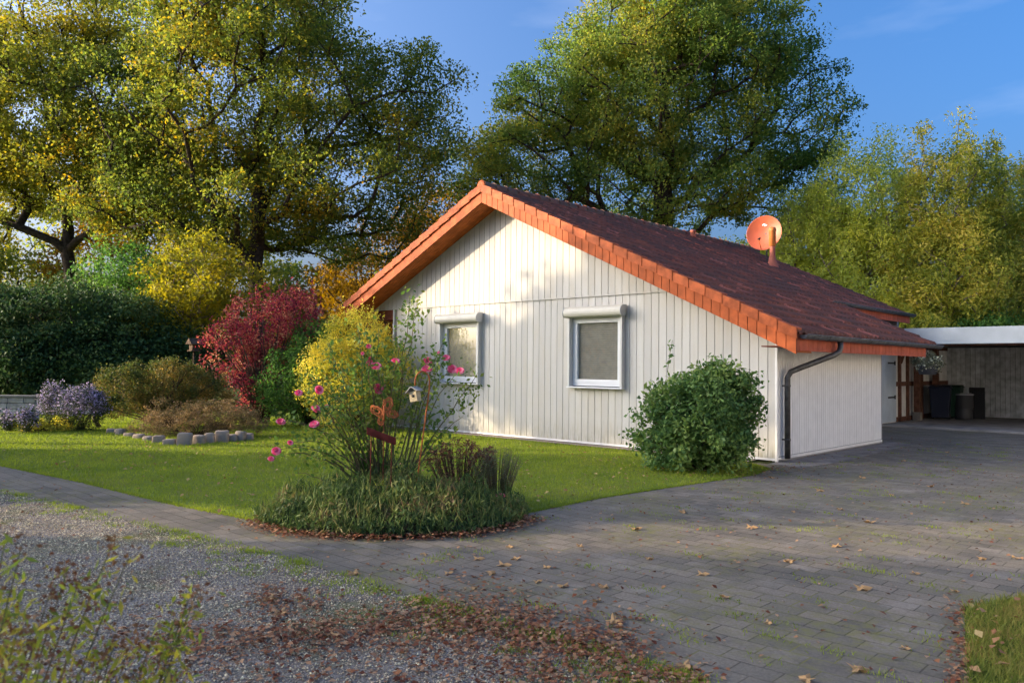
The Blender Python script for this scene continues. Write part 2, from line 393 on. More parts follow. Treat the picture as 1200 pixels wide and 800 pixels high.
for x0, x1, z1 in ((-.03, .012, 2.0), (-10.24, -10.2, DIV)): mb = MB(); mb.box(x0, x1, -.014, .03, .0, z1); mb.build('corner_board', M_trim, house, bevel=.003)
# side wall
mb = MB(); n = int(4.95/.095); M_sgap = mat('side_gap', (.30, .30, .31), .9)
for i in range(n):
    y0 = .035 + i*.095; mb.box(-.02, .0+random.uniform(-.001, .001), y0, y0+.084, .09, 1.95)
mb.build('side_wall', M_side, house, bevel=.001)
mb = MB(); mb.box(-.10, -.021, .03, 4.97, .0, 2.0); mb.box(-.1, -.0, 4.95, 5.0, 0, 2.0, 0)
mb.build('side_wall_backing', M_sgap, house)
mb = MB(); mb.box(-.02, .012, .03, 4.97, .035, .075); mb.build('threshold', M_trim, house)
# end of the projecting bay, recessed wall of white panels in brown timbers
mb = MB(); mb.box(-1.9, -.1, 4.9, 4.95, 0, 2.25); mb.build('bay_end_wall', M_white, house)
mb = MB(); mb.box(-2.0, -1.87, 4.95, 17.0, .05, 2.75); mb.build('recessed_wall', M_render, house)
mb = MB()
for z in (.06, 1.08, 2.2): mb.box(-1.87, -1.83, 11.7, 17.0, z, z+.13)
for y in (11.9, 12.62, 13.95, 15.3, 16.85): mb.box(-1.869, -1.80, y, y+.12, .06, 2.3)
for y in (11.98,): mb.tube([(-1.84, y+.1, 1.75), (-1.84, y+.55, 2.2)], .05, 4)
mb.build('timber_frame', M_brown, house)
# left porch
mb = MB(); mb.box(-10.2, -10.1, .1, 10, 0, 2.9); mb.build('porch_wall', M_white, house)
mb = MB(); mb.box(-11.2, -10.24, .03, .15, 2.72, DIV-.01); mb.box(-11.2, -11.06, .16, 10, 2.72, 2.9); mb.build('porch_beam', M_redtimber, house)
mb = MB(); mb.box(-11.19, -11.07, .03, .15, 0, 2.718); mb.build('porch_post', M_redtimber, house)
mb = MB()
for i in range(6): mb.box(-10.9, -10.3, .5+.0, .54, 2.2+i*.08, 2.26+i*.08)
mb.build('porch_slats', M_soffit, house)
mb = MB(); mb.box(-10.2, -1.9, 12.0, 12.1, 0, 3.0); mb.prism([(-10.2, 3), (-1.9, 3), (AX, 5.1)], 12.0, 12.1); mb.build('rear_wall', M_white, house)

# roof tiles: real courses of curved tiles
TW = .215
def tiles(name, xe, xr, y0, y1, lift=0., par=None):
    sgn = 1 if xe > xr else -1
    Lx = abs(xe-xr); nc = max(1, round(Lx/.3255)); px = Lx/nc
    nt_ = round((y1-y0)/TW); m_ = 7
    us = np.arange(nt_*m_+1)/m_; ys = y0 + us*(y1-y0)/nt_
    fr = us % 1.0
    prof = .036*np.clip(np.cos((fr-.32)*2*np.pi)*.62+.38, 0, 1)**1.2 + .006*np.abs(fr-.5)
    V = []; F = []; nn = len(ys)
    nrm = np.array([sgn*SL, 0, 1])/math.sqrt(1+SL*SL)
    for k in range(nc):
        jit = np.repeat(rng.normal(0, .0025, nt_), m_); jit = np.append(jit, jit[-1])
        xa = xe - sgn*k*px; xb = xe - sgn*(k+1)*px - sgn*.02
        xb = max(xb, xr) if sgn > 0 else min(xb, xr)
        rows = []
        for x, h in ((xa, -.012), (xa, .036), (xb, .004)):
            z = ZT - .06 + lift - SL*abs(x-AX)
            P = np.stack([np.full(nn, x), ys, np.full(nn, z)], 1) + nrm*(h+prof+jit)[:, None]
            rows.append(P)
        b = len(V)*nn if False else sum(len(v) for v in V)
        V += rows; i = np.arange(nn-1)
        for r_ in range(2):
            q = np.stack([b+r_*nn+i, b+r_*nn+i+1, b+(r_+1)*nn+i+1, b+(r_+1)*nn+i], 1); F.append(q if sgn < 0 else q[:, ::-1])
    me = bigmesh(name, np.concatenate(V), np.concatenate(F), True)
    o = link(name, me, M_tile, par)
    return o
def slab(name, xe, xr, y0, y1, m_, lift=0., th=.05, par=None, off=-.075):
    mb = MB(); z = lambda x: ZT + off + lift - SL*abs(x-AX)
    mb.prism([(xe, z(xe)), (xr, z(xr)), (xr, z(xr)-th), (xe, z(xe)-th)], y0, y1); return mb.build(name, m_, par)
roof = slab('roof', ER-.04, AX, YF+.03, YM-.03, M_redtimber, par=house)
tiles('roof_tiles', ER, AX, YF+.02, YM, par=roof)
slab('roof_deck', EL_+.04, AX, YF+.03, YB-.03, M_redtimber, par=roof)
tiles('roof_tiles', EL_, AX, YF+.02, YB, par=roof)
XU = -1.5
slab('roof_deck', XU-.04, AX, YM-.02, YB-.03, M_redtimber, lift=.0, par=roof)
tiles('roof_tiles', XU, AX, YM+.001, YB, lift=.0, par=roof)
# ridge tiles
mb = MB(); y = YF+.0; k = 0
while y < YB:
    nn = 9; r0, r1 = .125, .105
    vs = []
    for yy, r in ((y, r0), (y+.40, r1)):
        for j in range(nn):
            q = math.pi*(-.08 + 1.16*j/(nn-1)); vs.append((AX+r*math.cos(q), yy, ZT-.035+r*math.sin(q)))
    mb.add(vs, [(j, j+1, nn+j+1, nn+j) for j in range(nn-1)], 0, True)
    mb.tube([(AX+.125*math.cos(math.pi*j/8), y+.012, ZT-.035+.125*math.sin(math.pi*j/8)) for j in range(9)], .012, 5)
    y += .36
mb.build('ridge_tiles', M_ridge, house)
mb = MB(); mb.lathe([(0, 0), (.06, 0), (.1, .004), (.128, .02), (.13, .05)], n=16, M=Matrix.Rotation(R(-90), 3, 'X').to_4x4(), c=(AX, YF-.02, ZT-.03)); mb.build('ridge_end_cap', M_vtile, house)
# verge tiles (stepped) and slate-clad bargeboards, both slopes, front
def rake(xe, xr, yf, yb_, front=True):
    sgn = 1 if xe > xr else -1; cs = 1/math.sqrt(1+SL*SL); Lx = abs(xe-xr)
    vt = MB(); n = round(Lx/.3255); p = Lx/n
    z = lambda x: ZT - SL*abs(x-AX)
    for k in range(n):
        xa = xe - sgn*k*p + sgn*.03; xb = xe - sgn*(k+1)*p
        for (t, bo, y0, y1, dz) in ((.02, -.155, yf-.022, yf+.0, 0), (.02, -.012, yf+.001, yf+.16, 0)):
            q = .017
            pts = [(xa, z(xa)+t+q), (xb, z(xb)+t-.006), (xb, z(xb)+bo-.006), (xa, z(xa)+bo+q)]
            if sgn < 0: pts = pts[::-1]
            dy = -.014 if True else 0
            vs = [(pp[0], y0 + (dy if abs(pp[0]-xa) < 1e-6 else 0), pp[1]) for pp in pts] + [(pp[0], y1, pp[1]) for pp in pts]
            vt.add(vs, [(0, 1, 2, 3), (7, 6, 5, 4)] + [(i, i+4, (i+1) % 4+4, (i+1) % 4) for i in range(4)])
    vt.build('verge_tiles', M_vtile, house, bevel=.004)
    sb = MB(); n = round(Lx/.163); p = Lx/n
    for k in range(n):
        xa = xe - sgn*k*p - sgn*.0; xb = xe - sgn*(k+1)*p + sgn*.004
        o = .012*(k % 2)
        pts = [(xa, z(xa)-.12), (xb, z(xb)-.12), (xb, z(xb)-.385-.003), (xa, z(xa)-.385)]
        if sgn < 0: pts = pts[::-1]
        vs = [(pp[0], yf+.012-(.007 if abs(pp[0]-xa) < 1e-6 else 0), pp[1]) for pp in pts] + [(pp[0], yf+.022, pp[1]) for pp in pts]
        sb.add(vs, [(0, 1, 2, 3), (7, 6, 5, 4)] + [(i, i+4, (i+1) % 4+4, (i+1) % 4) for i in range(4)])
    sb.build('slate_bargeboard', M_ofascia, house)
    bb = MB(); bb.prism([(xe, z(xe)-.12), (xr, z(xr)-.12), (xr, z(xr)-.38), (xe, z(xe)-.38)], yf+.023, yf+.05); bb.build('bargeboard_backing', M_redtimber, house)
    # soffit of boards running along the slope
    sf = MB(); y = yf+.052
    while y < -.03:
        y1 = min(y+.086, -.024)
        sf.prism([(xe, z(xe)-.345), (xr, z(xr)-.345), (xr, z(xr)-.365), (xe, z(xe)-.365)], y, y1); y += .092
    sf.build('soffit', M_soffit, house)
rake(ER, AX, YF, 0); rake(EL_, AX, YF, 0)
# eave fascia clad in red slates, right
mb = MB(); y = YF+.03
while y < YM-.6:
    mb.box(ER-.05, ER-.035+random.uniform(0, .004), y, y+.172, ztop(ER)-.335, ztop(ER)-.12); y += .18
mb.build('slate_fascia', M_rfascia, house, bevel=.002)
mb = MB(); mb.box(ER-.07, ER-.051, YF+.03, YM-.55, ztop(ER)-.32, ztop(ER)-.1); mb.box(-.0, ER-.072, YF+.06, YM-.56, ztop(ER)-.27, ztop(ER)-.25); mb.build('eave_soffit', M_redtimber, house)
mb = MB(); mb.box(-.01, ER-.05, YM-.6, YM-.58, ztop(ER)-.3, ztop(ER)-.02); mb.build('eave_end', M_redtimber, house)
for yy in (0,): pass
# gutter
def gutter(xg, zg, y0, y1, r=.068):
    mb = MB(); nn = 10; prof = []
    for j in range(nn): q = math.pi*(1+j/(nn-1)); prof.append((xg+r*math.cos(q), zg+r*math.sin(q)))
    inner = [(xg+(x-xg)*.93, zg+(z-zg)*.93) for x, z in prof[::-1]]
    mb.prism(prof+inner, y0, y1)
    mb.tube([(xg+r+.004, y0, zg+.004), (xg+r+.004, y1, zg+.004)], .011, 8)
    for y in (y0, y1-.012): mb.prism([(xg+r*math.cos(math.pi*(1+j/9)), zg+r*math.sin(math.pi*(1+j/9))) for j in range(10)], y, y+.012)
    y = y0+.9
    while y < y1: mb.prism([(p[0]+(p[0]-xg)*.1, zg+(p[1]-zg)*1.1) for p in prof]+prof[::-1], y, y+.025); y += 1.9
    return mb.build('gutter', M_zinc, house)
gut = gutter(ER+.075, ztop(ER)-.085, YF+.12, YM+.05)
gutter(XU+.07, ztop(XU)-.03, YM-.7, YB-.05)
mb = MB(); y = YM-.5
while y < YB-.1: mb.box(XU-.05, XU-.03, y, y+.172, ztop(XU)-.27, ztop(XU)-.03); y += .18
mb.build('slate_fascia', M_rfascia, house)
mb = MB(); mb.prism([(XU-.02, ztop(XU)-.24), (AX, ZT-.24), (AX, ZT), (XU-.02, ztop(XU))], YM-.45, YM-.43); mb.build('upper_roof_cheek', M_rfascia, house)
# downpipe
zt = ztop(ER)-.15
mb = MB(); xg = ER+.075
pts = [(xg, .98, zt), (xg, .98, zt-.10), (xg-.01, .95, zt-.17), (xg-.06, .86, zt-.23), (.22, .36, zt-.46), (.13, .24, zt-.52), (.09, .2, zt-.62), (.09, .2, .05)]
mb.tube(pts, .048, 14)
dp = mb.build('downpipe', M_dpipe, house)
mb = MB()
for z in (.35, 1.25): mb = MB(); mb.tube([(.09, .2, z), (.09, .2, z+.035)], .055, 14); mb.box(0, .05, .19, .21, z+.005, z+.03); mb.build('pipe_clip', M_dpipe, dp)
mb = MB(); mb.tube([(xg, .98, zt-.02), (xg, .98, zt+.06)], [.05, .062], 14); mb.build('outlet', M_dpipe, dp)
# windows
for wi, (a, b) in enumerate(wins):
    wn_ = MB()   # outer frame (set 3 cm behind the boards' face), butted corners
    def ring(mb, x0, x1, z0, z1, t, y0, y1):
        mb.box(x0, x1, y0, y1, z0, z0+t); mb.box(x0, x1, y0, y1, z1-t, z1); mb.box(x0, x0+t, y0, y1, z0+t, z1-t); mb.box(x1-t, x1, y0, y1, z0+t, z1-t)
    ring(wn_, a+.05, b-.05, WZ0+.045, WZ1-.1, .07, .0, .09)
    wo = wn_.build('window', M_frame, house, bevel=.004)
    mb = MB(); ring(mb, a+.10, b-.10, WZ0+.10, WZ1-.15, .075, -.012, .06); mb.build('sash', M_frame, wo, bevel=.006)
    mb = MB(); mb.add([(a+.165, .025, WZ0+.165), (b-.165, .025, WZ0+.165), (b-.165, .025, WZ1-.215), (a+.165, .025, WZ1-.215)], [(0, 1, 2, 3)]); mb.build('pane', M_glass, wo)
    mb = MB()
    if wi == 1:
        z = WZ0+.15
        while z < WZ1-.25: mb.prismx([(.045, z), (.047, z-.002), (.070, z+.034), (.068, z+.036)], a+.17, b-.17); z += .044
        mb.box(a+.17, b-.17, .05, .09, WZ1-.26, WZ1-.2)
        mb.box(a+.15, b-.15, .095, .1, WZ0+.1, WZ1-.1)
        mb.build('blind', M_blind, wo)
    else:
        z0, z1 = WZ0+.12, WZ1-.2
        pl = [(a+.15+(b-a-.3)*i/60, .06+.006*math.sin(i*.9)) for i in range(61)]
        vs = [(x, y, z0) for x, y in pl]+[(x, y, z1) for x, y in pl]
        mb.add(vs, [(i, i+1, 61+i+1, 61+i) for i in range(60)], 0, True); mb.build('curtain', M_blind, wo)
    for x0 in (a, b-.05): mb = MB(); mb.box(x0, x0+.05, -.115, .0, WZ0+.03, WZ1-.09); mb.build('guide_rail', M_rail, wo, bevel=.004)
    mb = MB(); mb.box(a-.01, b+.01, -.135, -.002, WZ0-.0, WZ0+.028, M=None); mb.build('sill', M_frame, wo, bevel=.004)
    mb = MB(); yc, zc, r = -.03, WZ1-.01, .105
    prof = [(0.0, WZ1-.11), (-.15, WZ1-.11), (-.19, WZ1-.09), (-.21, WZ1-.045), (-.21, WZ1+.0), (-.19, WZ1+.05), (-.15, WZ1+.085), (-.10, WZ1+.10), (0.0, WZ1+.105)]
    prof = [(y-.024, z) for y, z in prof]
    mb.prismx(prof, a-.03, b+.03)
    mb.build('shutter_box', M_box, wo, bevel=.006)
    pp = [(y*1.03, WZ1+(z-WZ1)*1.04) for y, z in prof]
    for x0, x1 in ((a-.045, a-.031), (b+.031, b+.045)): mb = MB(); mb.prismx(pp, x0, x1); mb.build('box_cap', M_rail, wo)
# roof vent pipe, small vent tile
vx, vy = -4.42, 9.2; vz = ztop(vx)+.0
mb = MB(); mb.lathe([(.19, -.12), (.15, .02), (.10, .16), (.085, .26), (.08, .62)], c=(vx, vy, vz), n=18); vp = mb.build('vent_pipe', M_pipe2, house)
mb = MB(); mb.lathe([(.082, .55), (.098, .56), (.098, .98), (.11, 1.0), (.11, 1.05), (.098, 1.06), (.09, 1.1), (.0, 1.11)], c=(vx, vy, vz), n=18); mb.build('vent_cap', M_pipe, vp)
mb = MB(); px_, py_ = -6.15, 7.72; z_ = ztop(px_); mb.lathe([(.09, 0), (.07, .14), (.085, .15), (.085, .2), (0, .21)], c=(px_, py_, z_), n=12); mb.build('vent_tile', M_pipe2, house)

# satellite dish on a short mast
dc = at(896, 273.5, 23.9)
dish = thing('satellite_dish', 'round terracotta red satellite dish on the roof behind the vent pipe', 'satellite dish', dc)
face = (CAM*0.6 + Vector((-14, -16, 6))*.4 - dc); face.z = 3.2; face.normalize()
Q = face.to_track_quat('Z', 'Y').to_matrix().to_4x4()
mb = MB(); prof = [(r, .16*(r/.52)**2-.10) for r in (0.001, .1, .2, .3, .4, .48, .52)] + [(.53, .065), (.53, .05), (.52, .045)] + [(r, .16*(r/.52)**2-.115) for r in (.48, .3, .1, .001)]
mb.lathe(prof, n=40, M=Q); mb.build('reflector', M_dish, dish)
mb = MB(); fp = Q @ Vector((-.06, -.50, .06)); ft = Q @ Vector((-.02, -.30, .42)); mb.tube([fp, ft], .012, 8); ob = mb.build('feed_arm', M_pipe, dish)
mb = MB(); d_ = (Q @ Vector((0, .02, -.1))).normalized(); mb.tube([ft, ft + (Vector((0, 0, 0))-ft).normalized()*.11], [.035, .028], 10); mb.build('feed_horn', M_dark, dish)
mb = MB(); bk = Q @ Vector((.0, 0, -.2)); mr = at(903.5, 296, 23.9)-dc; mr = Vector((bk.x, bk.y, 0))
zroof = ZT-.06-SL*abs((dc.x+bk.x)-AX) - dc.z
mb.tube([(bk.x, bk.y, zroof-.1), (bk.x, bk.y, .15)], .025, 10); mb.tube([(bk.x, bk.y, .05), Q @ Vector((0, 0, -.1))], .03, 8); mb.build('mast', M_zinc, dish)
mb = MB()
for dx, dy in ((-.05, .3), (-.09, .285), (.0, .27), (-.03, .26)):
    mb.lathe([(.001, 0), (.035, 0), (.03, .004), (.001, .005)], c=Q @ Vector((dx+.02, dy, .16*((dx*dx+dy*dy)/.27)-.098)), n=8, M=Q)
mb.build('white_mark', M_trim, dish)

# door beside the recessed wall
door = thing('shed_door', 'pale blue plank door with black strap hinges behind the garage corner', 'door', (-1.86, 9.6, 0))
mb = MB()
for i in range(18): mb.box(0, .05, i*.11, i*.11+.105, .08, 2.32)
mb.box(-.0, .0+.02, -.02, 2.0, .08, 2.32)
mb.build('door_panel', M_door, door, bevel=.003)
for z in (.75, 1.72):
    mb = MB(); mb.box(.051, .06, 1.3, 1.86, z, z+.045); mb.tube([(.066, 1.84, z-.03), (.066, 1.84, z+.08)], .02, 8); mb.build('hinge', M_dark, door)

# carport
cp = thing('carport', 'flat roofed open carport with pale grey fascia behind the house', 'carport', (0, 0, 0))
mb = MB(); mb.box(-2.0, 9.2, 10.5, 17.3, 2.30, 2.56); mb.build('roof', M_roofbit, cp)
mb = MB(); mb.box(-2.0, 9.25, 10.44, 10.497, 2.24, 2.68); mb.box(-1.99, 9.24, 10.40, 10.439, 2.25, 2.27); mb.build('fascia', M_carfas, cp, bevel=.005)
mb = MB(); x = -1.86
while x < 9.1: mb.box(x, x+.135, 16.8+random.uniform(0, .004), 16.84, .07, 2.3); x += .142
mb.box(-1.87, 9.2, 16.845, 16.95, .05, 2.3); mb.build('back_wall', M_carwall, cp)
mb = MB(); mb.box(9.1, 9.2, 10.6, 16.8, .05, 2.3); mb.build('side_wall', M_carwall, cp)
mb = MB(); mb.box(-1.7, 9.1, 10.62, 10.74, 2.2, 2.299); mb.build('beam', M_brown, cp)
for (y) in (13.05, 14.9):
    mb = MB(); mb.box(-1.76, -1.60, y-.08, y+.08, .30, 2.3)
    if y < 14:
        for s in (-1, 1): mb.tube([(-1.68, y+s*.06, 1.72), (-1.68, y+s*.5, 2.28)], .06, 4)
    po = mb.build('post', M_brown, cp, bevel=.006)
    mb = MB(); mb.box(-1.79, -1.57, y-.11, y+.11, .05, .30); mb.build('post_foot', M_conc, po, bevel=.01)
# things inside the carport
def bin_(x, y, label, col, rz=0, s=1.0):
    t = thing('wheelie_bin', label, 'bin', (x, y, .05), rz, None)
    mm = mat('bin_plastic_'+str(len(bpy.data.materials)), col, .45)
    mb = MB(); b0, b1 = .23*s, .29*s
    vs = [(sx*b0, sy*b0*1.05, .06) for sx, sy in ((-1, -1), (1, -1), (1, 1), (-1, 1))]+[(sx*b1, sy*b1*1.15, .95*s) for sx, sy in ((-1, -1), (1, -1), (1, 1), (-1, 1))]
    mb.add(vs, [(0, 3, 2, 1), (4, 5, 6, 7)]+[(i, (i+1) % 4, (i+1) % 4+4, i+4) for i in range(4)]); mb.build('body', mm, t, bevel=.02)
    mb = MB(); mb.box(-b1-.02, b1+.02, -b1*1.15-.03, b1*1.15+.03, .951*s, 1.0*s); mb.prismx([(-.3*s, 1.0*s), (.33*s, 1.0*s), (.3*s, 1.05*s), (-.25*s, 1.03*s)], -b1, b1); mb.build('lid', mm, t, bevel=.015)
    mb = MB(); mb.tube([(-.22*s, .4*s, .97*s), (.22*s, .4*s, .97*s)], .014, 8); mb.build('handle', mm, t)
    for sx in (-1, 1):
        mb = MB(); mb.tube([(sx*.2*s, .22*s, .1), (sx*.255*s, .22*s, .1)], .095, 16); mb.build('wheel', M_dark, t)
bx, by = on(1102, 24.6); bin_(bx, by, 'dark blue wheelie bin nearest the brown posts in the carport', (.008, .012, .03), .2)
bx, by = on(1115, 25.2); bin_(bx, by, 'dark green wheelie bin with bags on its lid in the carport', (.01, .04, .02), .1)
bx, by = on(1129, 24.9); 
t = thing('water_tank', 'short grey drum with a pale round lid in the carport', 'drum', (bx, by, .05))
mb = MB(); mb.lathe([(.24, 0), (.25, .03), (.27, .3), (.25, .33), (.27, .36), (.26, .72), (.27, .74)], n=20); mb.build('drum', mat('drum_grey', (.05, .05, .055), .5), t)
mb = MB(); mb.lathe([(.28, .741), (.28, .77), (.2, .80), (.001, .81)], n=20); mb.build('lid', mat('drum_lid', (.35, .34, .36), .4), t)
bx, by = on(1143, 25.0)
t = thing('fence_panel', 'dark ribbed panel with a pale edge post leaning by the carport bins', 'screen panel', (bx, by, .05), R(8))
mb = MB(); [mb.box(-.17+i*.06, -.12+i*.06, 0, .02, .02, .96) for i in range(7)]; mb.box(-.18, .25, .021, .035, .0, .98); mb.build('panel', M_dark, t)
mb = MB(); mb.box(-.25, -.19, -.01, .05, 0, 1.0); mb.build('edge_post', M_carfas, t)

# ------------------------------------------------------------------ foliage machinery
def unit(n):
    v = rng.normal(size=(n, 3)); return v/np.linalg.norm(v, axis=1)[:, None]
def leafmesh(C, Lf, Wf, up=.4, jitter=.35, fold=True, T=None):
    n = len(C); C = np.asarray(C)
    t = unit(n) if T is None else T
    nn = unit(n); nn[:, 2] += up; nn -= t*(nn*t).sum(1)[:, None]; nn /= np.linalg.norm(nn, axis=1)[:, None]+1e-9
    s = np.cross(t, nn); sc = rng.uniform(1-jitter, 1+jitter, n)[:, None]
    l = Lf*sc; w_ = Wf*sc
    V = np.stack([C-t*l/2, C+s*w_/2-t*l*.05+nn*w_*.18, C+t*l/2, C-s*w_/2-t*l*.05+nn*w_*.18], 1).reshape(-1, 3)
    F = np.arange(4*n).reshape(n, 4); return V, F
def blob_points(n, blobs, shell=.55):
    """points in a union of ellipsoids, denser near the surface"""
    vol = np.array([b[3]*b[4]*b[5] for b in blobs]); pick = rng.choice(len(blobs), n, p=vol/vol.sum())
    B = np.array(blobs)[pick]; d = unit(n); r = rng.uniform(0, 1, n)**(1/3); r = np.where(rng.random(n) < shell, rng.uniform(.75, 1.02, n), r)
    return B[:, :3] + d*r[:, None]*B[:, 3:6]

def skeleton(base, trunk, targets, step=.7, rtrunk=.35, rtip=.012, droop=.0, pw=.42):
    """trunk polyline + greedy branches to every target; returns nodes, parents, radii"""
    nodes = [np.array(p, float) for p in trunk]; par = [-1]+list(range(len(trunk)-1))
    top = nodes[-1]; ordr = np.argsort(np.linalg.norm(targets-nodes[len(nodes)//2], axis=1))
    depth = [np.linalg.norm(nodes[i]-nodes[0]) for i in range(len(nodes))]
    arr = np.zeros((len(targets)*30+100, 3)); arr[:len(nodes)] = nodes; dep = np.zeros(len(arr)); dep[:len(nodes)] = depth; cnt = len(nodes)
    start = max(1, int(len(trunk)*.45)); tips = []
    for ti in ordr:
        T = targets[ti]; D = np.linalg.norm(arr[start:cnt]-T, axis=1) + .28*dep[start:cnt] + .9*np.maximum(0, arr[start:cnt, 2]-T[2])
        j = int(np.argmin(D))+start; A = arr[j].copy(); dist = np.linalg.norm(T-A); k = max(1, int(dist/step)); prev = j
        bend = rng.normal(0, .10*dist, 3); bend[2] = abs(bend[2])*.8 if dist > 1.5 else bend[2]
        for s in range(1, k+1):
            f = s/k; p = A*(1-f)+T*f + bend*math.sin(math.pi*f)*.9 + rng.normal(0, .05*step, 3)
            if cnt >= len(arr): break
            arr[cnt] = p; par.append(prev); dep[cnt] = dep[prev]+dist/k; prev = cnt; cnt += 1
        tips.append(prev)
    load = np.zeros(cnt)
    for t in tips: load[t] += 1
    for i in range(cnt-1, 0, -1): load[par[i]] += load[i]
    load = np.maximum(load, 1); rad = rtip*load**pw; rad *= 1.0; rad = np.minimum(rad, rtrunk)
    mx = rad[:len(trunk)].max(); 
    for i in range(len(trunk)): rad[i] = max(rad[i], rtrunk*(1-.35*i/len(trunk)))
    rad[0] *= 1.35
    return arr[:cnt], np.array(par), rad
def skelmesh(name, nodes, par, rad, m_, parent, sides=6, minr=0.0):
    idx = [i for i in range(1, len(nodes)) if rad[i] >= minr]
    A = nodes[par[idx]]; B = nodes[idx]; ra = rad[par[idx]]; rb = rad[idx]
    # a child's start is not thicker than ~1.3x its own end (except the trunk)
    ra = np.minimum(ra, rb*1.35+.004)
    t = B-A; t /= np.linalg.norm(t, axis=1)[:, None]+1e-9
    ref = np.where(np.abs(t[:, 2:3]) < .9, [[0, 0, 1.]], [[1., 0, 0]]); a = np.cross(t, ref); a /= np.linalg.norm(a, axis=1)[:, None]; b = np.cross(t, a)
    q = np.arange(sides)*2*np.pi/sides; c, s = np.cos(q)[None, :, None], np.sin(q)[None, :, None]
    ring = a[:, None]*c + b[:, None]*s
    V0 = A[:, None]+ring*ra[:, None, None]; V1 = (B+t*rb[:, None]*.4)[:, None]+ring*rb[:, None, None]
    n = len(idx); V = np.concatenate([V0, V1], 1).reshape(-1, 3); j = np.arange(sides)
    f = np.stack([j, (j+1) % sides, (j+1) % sides+sides, j+sides], 1); F = (f[None]+np.arange(n)[:, None, None]*2*sides).reshape(-1, 4)
    return link(name, bigmesh(name, V, F, True), m_, parent)

def tree(name, label, cat, x, y, blobs, nclump, nleaf, L_, leafm, barkm=None, rt=.35, h0=2.5, clr=.8, group=None, lean=(0, 0), asp=.62, shell=.5, flat=.65, trunk_top=None, minr=0, sides=6, clumpjit=.4, rtip=.014, twigs=True):
    """blobs: (dx, dy, z, rx, ry, rz) relative to the base"""
    t = thing(name, label, cat, (x, y, 0), group=group)
    cz = trunk_top or np.mean([b[2] for b in blobs]); k = 8
    tr_ = [(lean[0]*(i/k)**1.3 + rng.normal(0, .06)*(i > 0), lean[1]*(i/k)**1.3 + rng.normal(0, .06)*(i > 0), cz*i/k) for i in range(k+1)]
    tg = blob_points(nclump, blobs, shell); tg = tg[tg[:, 2] > .3]
    nodes, par, rad = skeleton(None, tr_, tg, step=.7 if cz > 3 else .3, rtrunk=rt, rtip=rtip)
    skelmesh('trunk', nodes, par, rad, barkm or M_bark, t, sides, minr)
    cl = np.repeat(np.arange(len(tg)), nleaf); n = len(cl)
    cr = clr*rng.uniform(1-clumpjit, 1+clumpjit, len(tg))
    d = unit(n)*(rng.uniform(0, 1, n)**.45)[:, None]*cr[cl][:, None]; d[:, 2] *= flat
    V, F = leafmesh(tg[cl]+d, L_, L_*asp)
    link('crown', bigmesh('crown', V, F), leafm, t)
    return t

# leaf palettes
ML_oak = leafmat('oak_leaves', [(0.0657, 0.1021, 0.0251), (0.1117, 0.153, 0.0312), (0.1709, 0.197, 0.0375), (0.2629, 0.2479, 0.0406), (0.3942, 0.2479, 0.0375)], .5, .5, .35)
ML_oak2 = leafmat('oak_leaves_yellow', [(0.0853, 0.1244, 0.0294), (0.1584, 0.1867, 0.0347), (0.256, 0.2489, 0.04), (0.3657, 0.2738, 0.04)], .5, .5, .35)
ML_ash = leafmat('ash_leaves', [(0.0673, 0.1207, 0.0301), (0.1093, 0.169, 0.0362), (0.1682, 0.2173, 0.0452), (0.2691, 0.2736, 0.0512), (0.37, 0.2897, 0.0543)], .48, .55, .3, shift=-.02)
ML_dark = leafmat('dark_evergreen', [(0.03, 0.06, 0.027), (0.0525, 0.105, 0.036), (0.09, 0.15, 0.045), (0.15, 0.18, 0.06)], .15, .5, .8)
ML_green = leafmat('fresh_green', [(0.0424, 0.0981, 0.0275), (0.0909, 0.1853, 0.0413), (0.1666, 0.2616, 0.0496)], .4, .5, .8)
ML_yel = leafmat('autumn_yellow', [(0.1232, 0.1368, 0.023), (0.2326, 0.219, 0.0287), (0.3832, 0.3011, 0.0383)], .45, .4, .8)
ML_orange = leafmat('autumn_orange', [(0.1111, 0.0751, 0.0146), (0.2316, 0.1287, 0.0219), (0.3057, 0.1931, 0.0292)], .4, .4, .8)
ML_willow = leafmat('willow_leaves', [(0.2566, 0.3188, 0.0696), (0.4399, 0.4637, 0.0974), (0.6599, 0.6086, 0.1113)], .45, .5, .5)
ML_ylgreen = leafmat('yellow_green', [(0.1298, 0.1737, 0.0361), (0.2597, 0.2938, 0.0505), (0.4617, 0.4141, 0.0721), (0.6492, 0.5077, 0.1154)], .4, .5, .5)
ML_red = leafmat('wine_red', [(0.0788, 0.0228, 0.0375), (0.1706, 0.0357, 0.0562), (0.3413, 0.0569, 0.075), (0.4725, 0.1462, 0.1), (0.5513, 0.39, 0.2125)], .35, .45, 1.2)
ML_gold = leafmat('golden_privet', [(0.169, 0.221, 0.039), (0.416, 0.39, 0.065), (0.715, 0.598, 0.104), (0.8, 0.676, 0.156)], .35, .55, 1.1)
ML_shrub = leafmat('laurel', [(0.0631, 0.128, 0.0438), (0.1156, 0.201, 0.0563), (0.2366, 0.3109, 0.0782)], .2, .5, 1.5, rough=.4)
ML_trim = leafmat('barberry', [(0.05, 0.08, 0.025), (0.1, 0.12, 0.03), (0.22, 0.16, 0.045), (0.4, 0.26, 0.08)], .3, .6, .8)
ML_heath = leafmat('heather', [(0.105, 0.105, 0.042), (0.252, 0.168, 0.084), (0.357, 0.231, 0.105)], .2, .6, 2)
ML_aster = leafmat('aster_bloom', [(0.3, 0.24, 0.38), (0.46, 0.38, 0.54), (0.6, 0.52, 0.64)], .2, .3, 3)
ML_asterg = leafmat('aster_leaf', [(.03, .055, .02), (.06, .08, .03)], .2, .4, 2)
